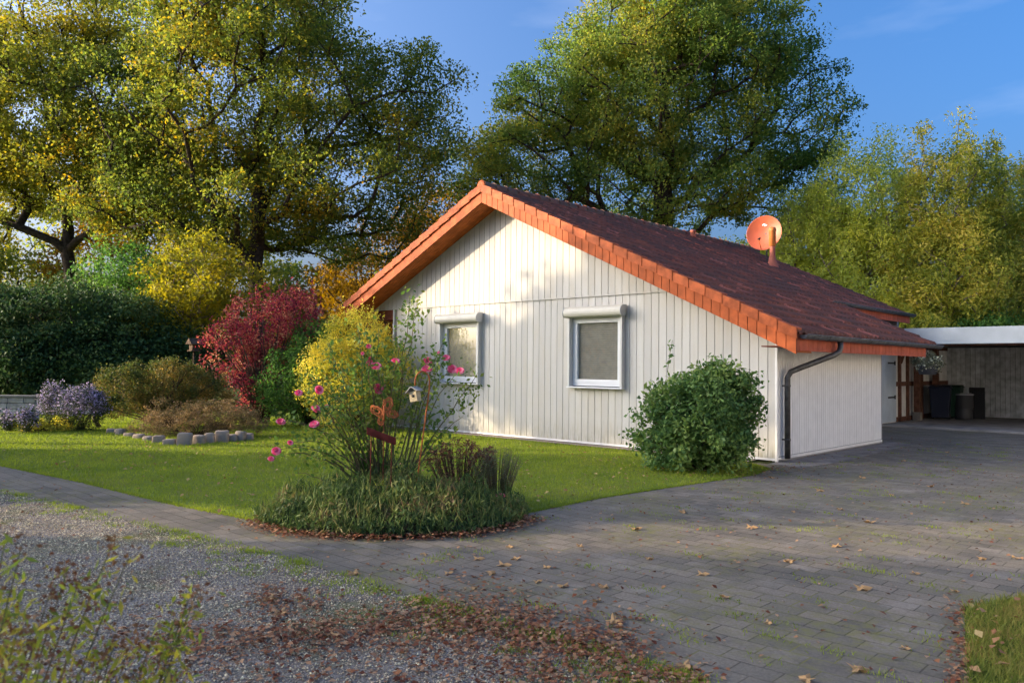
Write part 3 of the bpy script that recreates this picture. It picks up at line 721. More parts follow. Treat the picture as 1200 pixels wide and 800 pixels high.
ML_rose = leafmat('rose_leaf', [(0.0585, 0.1219, 0.0328), (0.117, 0.195, 0.0439), (0.2632, 0.2925, 0.0658)], .3, .4, 2)
ML_cover = leafmat('cover_leaf', [(0.03, 0.055, 0.025), (0.05, 0.09, 0.03), (0.09, 0.14, 0.04), (0.17, 0.19, 0.06), (0.2, 0.13, 0.07)], .2, .5, 2)
ML_brown = leafmat('dry_brown', [(0.0945, 0.042, 0.0336), (0.189, 0.084, 0.0525), (0.273, 0.147, 0.084)], .1, .4, 2)
ML_laven = leafmat('grey_green', [(0.0975, 0.1268, 0.078), (0.1755, 0.195, 0.117), (0.234, 0.2145, 0.1365)], .15, .4, 2)
ML_dead = leafmat('dead_leaves', [(0.1, 0.035, 0.02), (0.2, 0.07, 0.035), (0.3, 0.13, 0.06), (0.44, 0.27, 0.15), (0.17, 0.055, 0.03)], .1, .35, 1.5)
ML_fall = leafmat('fallen_yellow', [(0.264, 0.114, 0.054), (0.432, 0.2508, 0.1188), (0.504, 0.3762, 0.1512)], .1, .2, 1)
ML_grass = leafmat('grass_blade', [(0.1318, 0.1815, 0.0225), (0.2109, 0.2724, 0.0337), (0.3162, 0.3502, 0.0505)], .35, .5, 1.2)
ML_vg = leafmat('verge_blade', [(.10, .13, .03), (.17, .21, .04), (.27, .25, .06), (.30, .20, .08)], .3, .5, 3)
ML_near = leafmat('spirea', [(0.144, 0.216, 0.045), (0.288, 0.324, 0.054), (0.468, 0.378, 0.072)], .35, .3, 6)
ML_nearb = leafmat('spirea_dry', [(0.16, 0.07, 0.035), (0.26, 0.12, 0.06), (0.3, 0.18, 0.08)], .1, .3, 6)

# ------------------------------------------------------------------ big trees
x, y = on(298, 32)
tree('oak_tree', 'tallest oak with dark forked trunk rising behind the wine red shrub', 'tree', x, y,
     [(0, 0, 13, 5.2, 5.2, 4.0), (-3.3, -2.0, 9.0, 3.6, 3.6, 2.6), (3.2, 2.4, 9.6, 3.8, 3.8, 3.0), (4.6, 4.4, 12, 2.6, 2.6, 2.6), (0, -1, 16, 4.2, 4.2, 2.5), (-4.4, -3.4, 12.5, 2.8, 2.8, 2.8), (-5.2, -4.0, 9.0, 2.2, 2.2, 2.0), (-1, 0, 8, 4.2, 4.2, 2.0), (2.6, 2.8, 7.0, 2.6, 2.6, 1.4)],
     760, 210, .13, ML_oak, rt=.42, clr=.92, trunk_top=8.5, rtip=.018, shell=.3)
x, y = on(78, 36)
tree('oak_tree', 'yellowing oak at the left edge with several stems above the dark hedge', 'tree', x, y,
     [(0, 0, 12.5, 5.0, 5.0, 4.2), (-3.5, -2.8, 10, 3.6, 3.6, 3.2), (2.8, 2.2, 10, 3.2, 3.2, 3.0), (0, 0, 17, 4.4, 4.4, 2.6), (-5, -4, 15, 4, 4, 3)],
     700, 200, .14, ML_oak2, rt=.34, clr=.95, trunk_top=7.5, rtip=.018, shell=.3)
x, y = on(775, 36)
tree('ash_tree', 'tall broad ash rising straight behind the red tiled roof', 'tree', x, y,
     [(0, 0, 14, 5.2, 5.2, 4.2), (0, 0, 17.5, 3.8, 3.8, 2.4), (-4.2, -3.9, 10.5, 2.9, 2.9, 2.4), (-5.3, -5.0, 8.8, 2.3, 2.3, 1.9), (-5.6, -5.3, 10.6, 2.2, 2.2, 2.0), (-3.9, -3.7, 13.0, 2.3, 2.3, 2.0), (4.2, 4.0, 13, 2.8, 2.8, 3.0), (4.5, 4.2, 10, 2.2, 2.2, 1.8), (-2.7, -2.5, 14.2, 3.1, 3.1, 2.8), (0, 0, 9.5, 4.6, 4.6, 2.2), (2.5, 2.3, 16, 3.2, 3.2, 2.6)],
     930, 215, .13, ML_ash, rt=.6, clr=.88, trunk_top=10, rtip=.02, shell=.35)
x, y = on(226, 28)
tree('yellow_tree', 'slim young tree with pale trunk and bright yellow leaves', 'tree', x, y,
     [(0, 0, 4.6, 1.7, 1.7, 1.7), (-.5, -.5, 3.0, 1.5, 1.5, 1.1), (.9, .8, 4.0, 1.3, 1.3, 1.4)], 170, 70, .12, ML_yel, M_barkl, rt=.12, clr=.55, trunk_top=3.6, rtip=.01)
x, y = on(455, 42)
tree('orange_tree', 'orange leaved tree glimpsed between the oak and the roof verge', 'tree', x, y,
     [(0, 0, 6, 3.6, 3.6, 3.2), (2, 2, 9, 2.8, 2.8, 2.2)], 220, 90, .17, ML_orange, rt=.2, clr=.8, trunk_top=5, rtip=.015)
# right hand trees behind the carport
for px, d, lab, lm, blobs, nc, nl in (
    (930, 34, 'dark willow behind the satellite dish', ML_willow, [(0, 0, 4.5, 2.9, 2.9, 3.6), (.5, .5, 7.4, 2.0, 2.0, 2.2)], 360, 130),
    (1010, 33, 'grey green willow with feathery top left of the yellow green one', ML_willow, [(0, 0, 4.5, 2.7, 2.7, 3.6), (0, 0, 8.2, 2.1, 2.1, 2.6), (.8, .7, 9.6, .5, .5, 1.8), (-.7, -.6, 9.3, .5, .5, 1.8), (-1.5, -1.3, 8.6, .4, .4, 1.6)], 420, 130),
    (1112, 31, 'tallest yellow green tree over the carport roof', ML_ylgreen, [(0, 0, 4.5, 2.5, 2.5, 3.4), (.2, 0, 8.0, 1.9, 1.9, 2.5), (.3, .2, 10, .5, .5, 1.7), (-.8, -.7, 9.2, .45, .45, 1.8), (1.2, 1.1, 9.2, .5, .5, 1.6)], 480, 130),
    (1195, 32, 'yellow green tree at the right edge over the carport', ML_ylgreen, [(0, 0, 4.5, 2.7, 2.7, 3.4), (.5, .5, 7.4, 2.3, 2.3, 2.4)], 460, 130)):
    x, y = on(px, d)
    tree('willow_tree', lab, 'tree', x, y, blobs, nc, nl, .145, lm, M_barkl, rt=.2, clr=.52, trunk_top=6, rtip=.012, asp=.4, flat=1.25, shell=.5, sides=5)
for px, d, lab, h in ((1060, 29.5, 'leafy bush behind the carport roof between the two tall trees', 3.9), (1150, 29.5, 'leafy bush behind the carport roof at the far right', 3.7), (975, 30, 'dark bush rising behind the low tiled eave', 4.2)):
    x, y = on(px, d)
    tree('tall_bush', lab, 'bush', x, y, [(0, 0, h*.5, 1.9, 1.9, h*.48)], 170, 100, .12, ML_ylgreen if px == 1060 else ML_green, rt=.1, clr=.6, trunk_top=1.6, rtip=.008)
x, y = on(868, 40)
tree('willow_tree', 'dark bushy tree low between the ash trunk and the satellite dish', 'tree', x, y, [(0, 0, 4.5, 2.6, 2.6, 3.6)], 170, 110, .15, ML_willow, rt=.15, clr=.7, trunk_top=4, rtip=.012)

# left dark hedge of big evergreens
for px, d, h, r_, lm, lab in ((-35, 27, 4.4, 2.0, ML_dark, 'dark evergreen shrub at the left edge behind the stone wall'),
                              (28, 26.5, 4.2, 1.9, ML_dark, 'dark evergreen shrub second from the left behind the stone wall'),
                              (88, 27, 4.4, 1.8, ML_dark, 'dark evergreen shrub behind the purple asters'),
                              (150, 27, 3.9, 1.7, ML_dark, 'dark evergreen shrub behind the clipped bronze bush'),
                              (140, 30, 6.3, 1.9, ML_green, 'fresh green tree above the dark evergreen shrubs'),
                              (205, 27.5, 2.9, 1.2, ML_dark, 'low dark shrub below the slim yellow tree')):
    x, y = on(px, d)
    tree('evergreen_shrub' if lm is ML_dark else 'green_tree', lab, 'bush' if lm is ML_dark else 'tree', x, y, [(0, 0, h*.30, r_, r_, h*.3), (0, 0, h*.62, r_*.85, r_*.85, h*.36)], 230, 110, .11, lm, rt=.12, clr=.62, trunk_top=h*.5, rtip=.008, shell=.7)
# far backdrop trees closing the gaps left and behind the garden
for i, (px, d, h, r_, lm) in enumerate(((-110, 55, 15, 6, ML_oak2), (20, 60, 15, 6.5, ML_oak2), (150, 58, 14.5, 6, ML_orange), (260, 56, 12.5, 5.5, ML_oak2), (380, 60, 9, 5, ML_orange), (500, 60, 10, 5.5, ML_ash), (640, 62, 10, 5, ML_ash))):
    x, y = on(px, d)
    tree('distant_tree', ['rounded tree far beyond the left edge', 'distant pale yellow tree between the left oak stems', 'distant orange tree left of the oak trunk', 'distant tree behind the slim yellow tree', 'distant orange tree right of the oak trunk', 'distant green tree beyond the left verge of the roof', 'distant green tree below the ash crown'][i], 'tree', x, y,
         [(0, 0, h*.5, r_, r_, h*.45)], 150, 90, .3, lm, rt=.25, clr=1.3, trunk_top=h*.5, rtip=.02, sides=5)

# ------------------------------------------------------------------ garden shrubs
def shrub(name, label, x, y, blobs, nclump, nleaf, L_, lm, cat='shrub', clr=.22, asp=.5, rt=.03, stems=5, bark=None, group=None, shell=.65, flat=.9, up=.4, spikes=0, spm=None):
    t = thing(name, label, cat, (x, y, 0), group=group)
    tg = blob_points(nclump, blobs, shell); tg = tg[tg[:, 2] > .05]
    mb = MB()
    sel = rng.choice(len(tg), min(len(tg), 60), replace=False)
    bx = np.mean([b[0] for b in blobs]); by = np.mean([b[1] for b in blobs])
    for i in sel:
        T = tg[i]; b0 = (bx+rng.normal(0, .06), by+rng.normal(0, .06), 0); mid = (b0[0]*.6+T[0]*.4+rng.normal(0, .04), b0[1]*.6+T[1]*.4+rng.normal(0, .04), T[2]*.55)
        mb.tube([b0, mid, tuple(T)], [rt, rt*.6, rt*.2], 5)
    mb.build('stems', bark or M_twig, t)
    cl = np.repeat(np.arange(len(tg)), nleaf); n = len(cl)
    d = unit(n)*(rng.uniform(0, 1, n)**.5)[:, None]*clr*rng.uniform(.6, 1.3, len(tg))[cl][:, None]; d[:, 2] *= flat
    C = tg[cl]+d
    if spikes:
        k = blob_points(spikes, blobs, 1.0); k = k[k[:, 2] > np.percentile(k[:, 2], 45)]
        ss = np.repeat(k, 12, axis=0); off = np.tile(np.linspace(0, .38, 12), len(k)); out_ = np.repeat(unit(len(k))*.25+np.array([0, 0, 1]), 12, axis=0)
        C = np.concatenate([C, ss+out_*off[:, None]+rng.normal(0, .018, ss.shape)])
    C = C[C[:, 2] > .015]
    V, F = leafmesh(C, L_, L_*asp, up=up); link('foliage', bigmesh('foliage', V, F), lm, t)
    return t
x, y = on(296, 20.8); x2, y2 = 0, 0
def lr(a, b=0.0):   # offset a metres to the picture's right, b away
    return (RGT0.x*a+FWD0.x*b, RGT0.y*a+FWD0.y*b)
def bl(a, b, z, ra, rz): o = lr(a, b); return (o[0], o[1], z, ra, ra, rz)
shrub('red_shrub', 'tall wine red leaved shrub behind the heather bed', x, y,
      [bl(-.55, 0, 1.9, .72, .85), bl(.1, 0, 2.5, .75, .9), bl(.95, .1, 2.75, .7, .75), bl(1.35, .1, 2.6, .5, .75), bl(.1, 0, 1.3, .7, .8), bl(-.2, 0, .8, .5, .5)], 240, 40, .075, ML_red, clr=.24, rt=.03, spikes=240)
x, y = on(352, 20.3)
shrub('green_shrub', 'dark green shrub with sunlit tips between the red and golden shrubs', x, y,
      [bl(-.2, 0, 1.0, .85, 1.0), bl(.5, 0, 1.5, .8, 1.0), bl(.3, .4, 2.0, .7, .8)], 330, 55, .07, ML_green, clr=.24, spikes=50)
x, y = on(410, 19.2)
shrub('golden_shrub', 'golden yellow privet shrub against the left end of the white wall', x, y,
      [bl(-.3, 0, 1.1, .9, 1.1), bl(.15, .1, 1.95, .85, .9), bl(.65, 0, 1.3, .75, 1.1)], 420, 60, .06, ML_gold, clr=.22, spikes=130)
x, y = on(188, 19.3)
t = shrub('clipped_shrub', 'wide clipped bronze and green shrub with a bare crooked stem', x, y,
      [bl(-.75, -.1, .85, .75, .66), bl(.2, .2, .95, 1.0, .72), bl(.95, .3, .75, .75, .62)], 420, 60, .055, ML_trim, clr=.2)
mb = MB(); a = lr(-1.3, -.25); b = lr(-1.42, -.3); c_ = lr(-1.15, -.2); mb.tube([(a[0], a[1], 0), (b[0], b[1], .25), (c_[0], c_[1], .62)], [.06, .045, .035], 7)
mb.build('bare_stem', M_barkl, t)
# heather along the stones and the stones themselves
x, y = on(230, 17.0)
shrub('heather', 'low bronze heather spilling over the row of edging stones', x, y, [bl(-1.15, .25, .2, .42, .2), bl(-.6, -.05, .3, .5, .26), bl(.1, -.15, .3, .5, .22), bl(.75, -.05, .32, .5, .22), bl(1.2, .05, .34, .35, .22), bl(.3, .3, .45, .9, .3), bl(-.7, .1, .5, .4, .3)], 330, 50, .035, ML_heath, clr=.13, cat='heather', rt=.008)
M_stone = mat('edging_stone', (.40, .31, .23), .9, col2=(.28, .24, .21), scale=4, bump=.6, bscale=14)
sx = [130, 141, 152, 163, 174, 186, 199, 216, 233, 246, 260, 271, 281, 291]
for i, px in enumerate(sx):
    py = 505 + 17*min(1, max(0, (px-120)/85)) if px < 205 else 522 - 7*(px-205)/90
    p = gr(px, py); me = bpy.data.meshes.new('stone'); 
    W_, H_ = random.uniform(.15, .24), (random.uniform(.10, .16) if px < 200 else random.uniform(.15, .24))
    if px in (216, 260): W_, H_ = .27, .25
    n = 10; vs = []; fs = []
    rings = [(0, .98), (.35, 1.0), (.85, .97), (.97, .88), (1.0, .7)]
    for (hz, sc) in rings:
        for j in range(n):
            q = 2*math.pi*j/n; e = (abs(math.cos(q))**.28*math.copysign(1, math.cos(q)), abs(math.sin(q))**.28*math.copysign(1, math.sin(q)))
            vs.append((e[0]*W_*.5*sc*random.uniform(.92, 1.06), e[1]*.09*sc*random.uniform(.9, 1.08), hz*H_*random.uniform(.96, 1.03)-.02))
    fs = [(i_*n+j, i_*n+(j+1) % n, (i_+1)*n+(j+1) % n, (i_+1)*n+j) for i_ in range(4) for j in range(n)]+[tuple(range(4*n, 5*n))]
    me.from_pydata(vs, [], fs); me.polygons.foreach_set('use_smooth', [True]*len(fs)); o = link('edging_stone', me, M_stone)
    o.location = (p.x, p.y, 0); o.rotation_euler = (random.uniform(-.08, .08), random.uniform(-.08, .08), R(43)+random.uniform(-.3, .3))
    tag(o, ('leftmost', 'second from the left', 'third from the left', 'fourth from the left', 'fifth from the left', 'sixth from the left', 'seventh from the left', 'eighth and broad one', 'narrow one right of the eighth', 'fifth from the right', 'fourth from the right, broad', 'third from the right', 'second from the right', 'rightmost')[i] + ' of the rough edging stones along the heather bed', 'stone', 'edging stones of the heather bed')
# asters
def aster(px, d, w_, h, lab, n=150):
    x, y = on(px, d); t = thing('aster_plant', lab, 'flower', (x, y, 0), group='purple asters by the lawn')
    tg = blob_points(n, [(0, 0, h*.5, w_, w_, h*.5)], .8); tg = tg[tg[:, 2] > .02]
    mb = MB()
    for T in tg[:40]: mb.tube([(rng.normal(0, .05), rng.normal(0, .05), 0), (T[0]*.6, T[1]*.6, T[2]*.6), tuple(T)], [.006, .005, .003], 4)
    mb.build('stems', M_stem, t)
    C = np.repeat(tg, 22, axis=0)+rng.normal(0, .06, (len(tg)*22, 3)); V, F = leafmesh(C, .05, .018); link('foliage', bigmesh('foliage', V, F), ML_asterg, t)
    up_ = tg[tg[:, 2] > h*.4]; C = np.repeat(up_, 16, axis=0)+rng.normal(0, .06, (len(up_)*16, 3)); V, F = leafmesh(C, .04, .036, up=2); link('flower_cover', bigmesh('flower_cover', V, F), ML_aster, t)
aster(97, 18.3, .52, 1.0, 'largest purple aster clump beside the clipped shrub', 260)
aster(65, 18.5, .3, 1.1, 'tall pale purple aster left of the largest clump', 120)
aster(34, 17.6, .2, .5, 'small low purple aster, second from the left', 60)
aster(12, 17.9, .16, .42, 'leftmost tiny purple aster on the lawn edge', 45)
x, y = on(50, 18.0); shrub('yellow_groundcover', 'low yellow leaved plant between the small asters', x, y, [bl(-.3, 0, .12, .35, .14), bl(.3, 0, .14, .35, .16)], 70, 40, .05, ML_gold, clr=.1, cat='plant', rt=.006)
# low stone garden wall at the left
x, y = on(0, 23.5)
gw = thing('garden_wall', 'low grey stone garden wall at the left below the dark hedge', 'wall', (x, y, 0), math.atan2(RGT0.y, RGT0.x))
mb = MB()
for r_ in range(3):
    xx = -4.0 + (.2 if r_ % 2 else 0)
    while xx < 2.4:
        l = random.uniform(.34, .5); mb.box(xx, xx+l-.012, random.uniform(-.01, .01), .25, .17*r_+.0, .17*r_+.16); xx += l
mb.build('stone_course', mat('wall_stone', (.34, .33, .33), .9, var=.3, scale=5, island=.2, bump=.5), gw, bevel=.012)
mb = MB(); mb.box(-4.05, 2.45, -.04, .29, .512, .57); mb.build('coping', mat('coping_stone', (.22, .21, .20), .9, var=.2, scale=5), gw, bevel=.01)
# bird feeder post
x, y = on(227, 23)
t = thing('bird_feeder', 'small dark bird feeder on a post below the slim yellow tree', 'bird feeder', (x, y, 0))
mb = MB(); mb.tube([(0, 0, 0), (0, 0, 1.9)], .03, 8); mb.build('post', M_twig, t)
mb = MB(); mb.box(-.14, .14, -.14, .14, 1.9, 1.93); mb.box(-.1, .1, -.1, .1, 1.931, 2.1); mb.build('feeder_box', M_twig, t)
mb = MB(); mb.prism([(-.2, 2.1), (.2, 2.1), (0, 2.27)], -.17, .17); mb.build('feeder_roof', M_twig, t)

# corner shrub by the driveway
x, y = on(820, 12.35)
t = shrub('laurel_shrub', 'big dense green shrub at the right corner of the gable wall', x, y,
      [bl(0, 0, .75, .78, .72), bl(-.5, .05, .55, .5, .55), bl(.42, 0, .8, .5, .7), bl(.28, 0, 1.2, .55, .42), bl(-.15, -.2, .4, .8, .4), bl(-.4, 0, 1.1, .35, .3), bl(.62, 0, 1.3, .28, .25)], 420, 50, .075, ML_shrub, clr=.21, asp=.55, rt=.014, shell=.6)
# long arching shoots with larger leaves
mb = MB(); LC = []; LT = []
for k in range(60):
    a = random.uniform(-.8, .9); b0 = lr(a*.8, random.uniform(-.2, .2)); e = lr(a+random.uniform(-.1, .12)+(0.1 if a > .4 else 0), random.uniform(-.25, .25)); zt_ = random.uniform(1.15, 1.6) - .35*abs(a)
    if k in (3,): a = -.72; b0 = lr(-.5, 0); e = lr(-.42, 0); zt_ = 1.98
    P = [Vector((b0[0], b0[1], zt_-.5)), Vector(((b0[0]+e[0])/2, (b0[1]+e[1])/2, zt_-.2)), Vector((e[0], e[1], zt_))]
    mb.tube(P, [.006, .005, .003], 4)
    for q in np.linspace(0, 1, 14):
        p = P[0].lerp(P[1], q*2) if q < .5 else P[1].lerp(P[2], q*2-1); LC.append(np.array(p)+rng.normal(0, .03, 3))
mb.build('shoots', M_stem, t)
V, F = leafmesh(np.array(LC), .10, .045); link('shoot_leaves', bigmesh('shoot_leaves', V, F), ML_shrub, t)

# ------------------------------------------------------------------ rose bed
BC = gr(459, 606); BC.z = 0
bedpts = []
mb = MB()   # mounded soil
nr_, na = 7, 36; RA, RB = 1.36, 1.12     # along picture right, away
for i in range(nr_+1):
    f = i/nr_
    for j in range(na):
        q = 2*math.pi*j/na; o = lr(RA*f*math.cos(q), RB*f*math.sin(q)+.12); mb.v.append((o[0], o[1], .015+.24*(1-f*f)))
mb.f = [(i*na+j, i*na+(j+1) % na, (i+1)*na+(j+1) % na, (i+1)*na+j) for i in range(nr_) for j in range(na)]; mb.m = [0]*len(mb.f); mb.sm = [True]*len(mb.f)
tag(mb.build('flower_bed', M_soil, loc=(BC.x, BC.y, 0)), kind='structure')
n = 21000
q = rng.uniform(0, 2*np.pi, n); f = np.sqrt(rng.uniform(0, 1.05, n)); U_ = RA*f*np.cos(q); W_ = RB*f*np.sin(q)+.12
hn = np.abs(np.sin(U_*5.1+1)*np.cos(W_*6.3)+.5*np.sin(U_*11+W_*9))
Z_ = .02+.24*np.clip(1-f*f, 0, 1)+rng.uniform(0, 1, n)**2.0*(.05+.20*hn)*(1.15-f*.5)
C = np.stack([BC.x+RGT0.x*U_+FWD0.x*W_, BC.y+RGT0.y*U_+FWD0.y*W_, Z_], 1)
T_ = unit(n); T_[:, 2] = np.abs(T_[:, 2])+.3; T_ /= np.linalg.norm(T_, axis=1)[:, None]
V, F = leafmesh(C, .062, .015, T=T_, jitter=.5)
q = rng.random(n) < .10; C2 = C[q]+(0, 0, .05); T2 = T_[q]*(1, 1, 2.2); T2 /= np.linalg.norm(T2, axis=1)[:, None]; V2, F2 = leafmesh(C2, .20, .008, T=T2); F = np.concatenate([F, F2+len(V)]); V = np.concatenate([V, V2]); tag(link('ground_cover', bigmesh('ground_cover', V, F), ML_cover), 'dense dark green ground cover filling the rose bed', 'ground cover', kind='stuff')

def bedpos(px, d): p = on(px, d); return Vector((p[0], p[1], 0))
BLOOMS = [(432, 406, .028), (425, 414, .018), (434, 424, .055), (441, 430, .055), (463.5, 424, .048), (501, 424, .055), (500, 434, .058), (514, 413, .016), (523, 420, .045), (530, 433, .055), (539, 435, .045), (443, 456, .06),
          (350, 461, .04), (373.6, 457, .048), (370, 480, .055), (368.6, 498, .052), (383, 476, .02), (331, 493, .022), (329, 495, .05), (340, 519, .03), (323.6, 529, .048), (317.5, 538, .036)]
M_pet = leafmat('rose_petals', [(.70, .10, .22), (.85, .24, .38), (.88, .45, .55)], .3, .25, 9)
rb = thing('rose_bush', 'tall straggly climbing rose with pink blooms in the round bed', 'rose bush', (0, 0, 0))
mb = MB(); lc = []
def cane(P, r0, lf=10, lsp=.07):
    P = [Vector(p) for p in P]; pts = []
    k = 9
    for i in range(k+1):      # quadratic through three points
        u = i/k; pts.append(P[0]*(1-u)**2 + P[1]*2*u*(1-u) + P[2]*u*u + Vector(rng.normal(0, .012, 3)))
    mb.tube(pts, [r0*(1-.75*i/k) for i in range(k+1)], 6)
    for i in range(lf):
        u = random.uniform(.35, 1); j = min(int(u*k), k-1); p = pts[j].lerp(pts[j+1], u*k-j)
        for _ in range(4): lc.append(np.array(p)+rng.normal(0, lsp, 3))
for i, (px, py, r_) in enumerate(BLOOMS):
    left = px < 400
    d = 8.3+random.uniform(-.25, .25) if left else 8.7+random.uniform(-.3, .3)
    p = at(px, py, d)
    root = (bedpos(random.uniform(425, 460), 8.9) if left or px < 470 else bedpos(random.uniform(468, 480), 8.95)); root.z = .15
    mid = root.lerp(p, .5); mid.z = max(p.z, root.z)*.72+.2 if not left else p.z*.6+.42
    cane([root, mid, p], .010, 12)
    bo = MB(); ax = (CAM-p).normalized()*.7 + Vector((0, 0, .6)) + Vector(rng.normal(0, .2, 3)); ax.normalize(); Q = ax.to_track_quat('Z', 'Y').to_matrix()
    for layer, (rr, tilt, npet) in enumerate(((.34, 84, 4), (.55, 74, 5), (.8, 60, 6), (.98, 44, 7), (1.02, 20, 6))):
        for k in range(npet):
            a = 2*math.pi*k/npet + layer*.5; ca, sa = math.cos(a), math.sin(a); tl = R(tilt); vs = []
            for u_ in (0, .45, .85, 1.0):
                wd = r_*rr*(.22, .62, .55, .25)[(0, .45, .85, 1.0).index(u_)]
                rad_ = r_*rr*u_*math.cos(tl)+r_*.08; hh = r_*rr*u_*math.sin(tl) - (r_*.12 if u_ == 1 else 0)*(layer > 1)
                for sd in (-1, 1): vs.append(p + Q @ Vector((rad_*ca - sd*wd*sa, rad_*sa + sd*wd*ca, hh + abs(sd)*0)))
            bo.add(vs, [(0, 1, 3, 2), (2, 3, 5, 4), (4, 5, 7, 6)], 0, True)
    bo.build('bloom', M_pet, rb)
# bare and leafy canes of the main framework
for a, b in (((455, 560), (520, 400)), ((440, 560), (470, 395)), ((445, 570), (490, 352)), ((460, 560), (480, 345)), ((450, 565), (400, 430)), ((440, 565), (385, 400)), ((430, 570), (360, 440)), ((425, 572), (345, 520)), ((470, 560), (560, 440)),
             ((435, 565), (420, 380)), ((445, 560), (445, 385)), ((428, 565), (395, 480)), ((432, 570), (410, 500)), ((465, 560), (520, 500)), ((470, 562), (540, 490)), ((440, 566), (432, 420)), ((420, 572), (375, 540)), ((418, 572), (350, 555))):
    d = 8.8+random.uniform(-.3, .3); p = at(b[0], b[1], d); root = bedpos(a[0], 8.9); root.z = .15; mid = root.lerp(p, .5); mid.z += random.uniform(.0, .25); cane([root, mid, p], .011, 44 if b[1] < 450 else 8, .08)
for _ in range(30):
    root = bedpos(random.uniform(420, 475), 8.9+random.uniform(-.1, .2)); root.z = .12; p = at(random.uniform(360, 540), random.uniform(430, 545), 8.9+random.uniform(-.4, .4)); mid = root.lerp(p, .5); mid.z += .15; cane([root, mid, p], .006, 2, .05)
mb.build('canes', M_stem, rb)
V, F = leafmesh(np.array(lc), .055, .032); link('foliage', bigmesh('foliage', V, F), ML_rose, rb)
# fallen pink bloom at the right of the bed
p = gr(586, 582, .12); bo = MB()
for k in range(14):
    a = k*2.4; rr = .045*(k/14)+.01; bo.lathe([(.001, 0), (.022, .006), (.03, .02)], c=(p.x+rr*math.cos(a), p.y+rr*math.sin(a), p.z+.02*(1-k/14)), n=6)
tag(bo.build('small_bloom', M_pet), 'single low pink bloom at the right edge of the bed', 'flower')
# big leaved young plant, dried sedum, lavender
def herb(name, label, px, d, w_, h, n, lm, L_, asp, stem_m, z0=.1, heads=None, spread=.5, lf=8, cat='plant'):
    b = bedpos(px, d); t = thing(name, label, cat, b); mb = MB(); LC = []; H = []
    for i in range(n):
        u = random.uniform(-1, 1)*w_; v_ = random.uniform(-1, 1)*w_*.6; o = lr(u*spread, v_*spread); e = lr(u, v_); hh = h*random.uniform(.65, 1)*(1-.25*(abs(u)/w_))
        P = [Vector((o[0], o[1], z0)), Vector(((o[0]+e[0])/2, (o[1]+e[1])/2, z0+hh*.55)), Vector((e[0], e[1], z0+hh))]
        mb.tube(P, [.005, .004, .002], 4)
        for _ in range(lf): q_ = random.random(); pp = P[0].lerp(P[1], q_*2) if q_ < .5 else P[1].lerp(P[2], q_*2-1); LC.append(np.array(pp)+rng.normal(0, .022, 3))
        H.append(np.array(P[2]))
    mb.build('stems', stem_m, t)
    V, F = leafmesh(np.array(LC), L_, L_*asp); link('foliage', bigmesh('foliage', V, F), lm, t)
    if heads:
        C = np.repeat(np.array(H), 14, axis=0); C = C+rng.normal(0, .02, C.shape)*np.array([1, 1, .5]); V, F = leafmesh(C, .02, .018); link('seed_heads', bigmesh('seed_heads', V, F), heads, t)  # dried seed heads at the stem tips, in one mesh
herb('sedum', 'dried brown flower heads standing at the right of the rose stems', 540, 9.35, .42, .62, 120, ML_brown, .04, .4, M_twig, heads=ML_brown, lf=9)
herb('lavender', 'grey green wispy plant at the right end of the rose bed', 583, 9.1, .30, .60, 110, ML_laven, .035, .2, M_stem, lf=10)
herb('young_plant', 'fresh green broad leaved plant between the rose stems', 437, 8.95, .24, .62, 26, ML_green, .09, .75, M_stem, lf=7)
herb('grass_tuft', 'light green grass tuft in front of the rose stems', 456, 8.2, .14, .36, 60, ML_grass, .14, .05, M_stem, lf=3)
# ornaments
M_rust = mat('rusty_steel', (.50, .16, .055), .8, col2=(.30, .09, .035), scale=14, bump=.3)
M_rustd = mat('dark_rust', (.12, .025, .018), .8, var=.4, scale=12)
c0 = at(450, 484, 8.15)
t = thing('butterfly_ornament', 'rusty metal butterfly garden ornament with spread wings', 'ornament', (c0.x, c0.y, 0))
zz = c0.z
def wing(side, up):
    pts = []; mbw = MB(); n = 22
    for i in range(n):
        q = 2*math.pi*i/n; rr = (.066 if up else .052)*(1+.18*math.cos(2*q)+.07*math.cos(5*q)); pts.append((rr*math.cos(q)*1.15, rr*math.sin(q)))
    Mx = Matrix.Translation((0, 0, zz)) @ Matrix.Rotation(R(43), 4, 'Z') @ Matrix.Rotation(R(-28), 4, 'Y') @ Matrix.Rotation(R(35*side), 4, 'Z') @ Matrix.Translation((side*.078, 0, .058 if up else -.045)) @ Matrix.Rotation(R((-40 if up else 35)*side), 4, 'Y')
    # pierced wing: outer rim, inner cells
    for k0, k1 in ((1.0, .72), (.55, .35)):
        vs = []
        for yy in (-.002, .002):
            for s_ in (k0, k1): vs += [Mx @ Vector((a*s_, yy, b*s_)) for a, b in pts]
        f = []
        for j in range(n):
            k = (j+1) % n; f += [(j, k, n+k, n+j), (2*n+k, 2*n+j, 3*n+j, 3*n+k), (j, 2*n+j, 2*n+k, k), (n+k, 3*n+k, 3*n+j, n+j)]
        mbw.add(vs, f)
    for j in range(0, n, 3): mbw.tube([Mx @ Vector((pts[j][0]*.3, 0, pts[j][1]*.3)), Mx @ Vector((pts[j][0]*.8, 0, pts[j][1]*.8))], .004, 4)
    mbw.build('wing', M_rust, t)
for s_ in (-1, 1): wing(s_, True); wing(s_, False)
mb = MB(); mb.tube([(0, 0, zz-.075), (0, 0, zz), (0, 0, zz+.08)], [.006, .013, .007], 8); mb.tube([(0, 0, zz+.08), (.02, .015, zz+.14)], .002, 4); mb.tube([(0, 0, zz+.08), (-.02, -.0, zz+.14)], .002, 4); mb.build('body', M_rust, t)
mb = MB(); mb.tube([(0, 0, .12), (0, 0, zz-.075)], .004, 6); mb.build('stake', M_rustd, t)
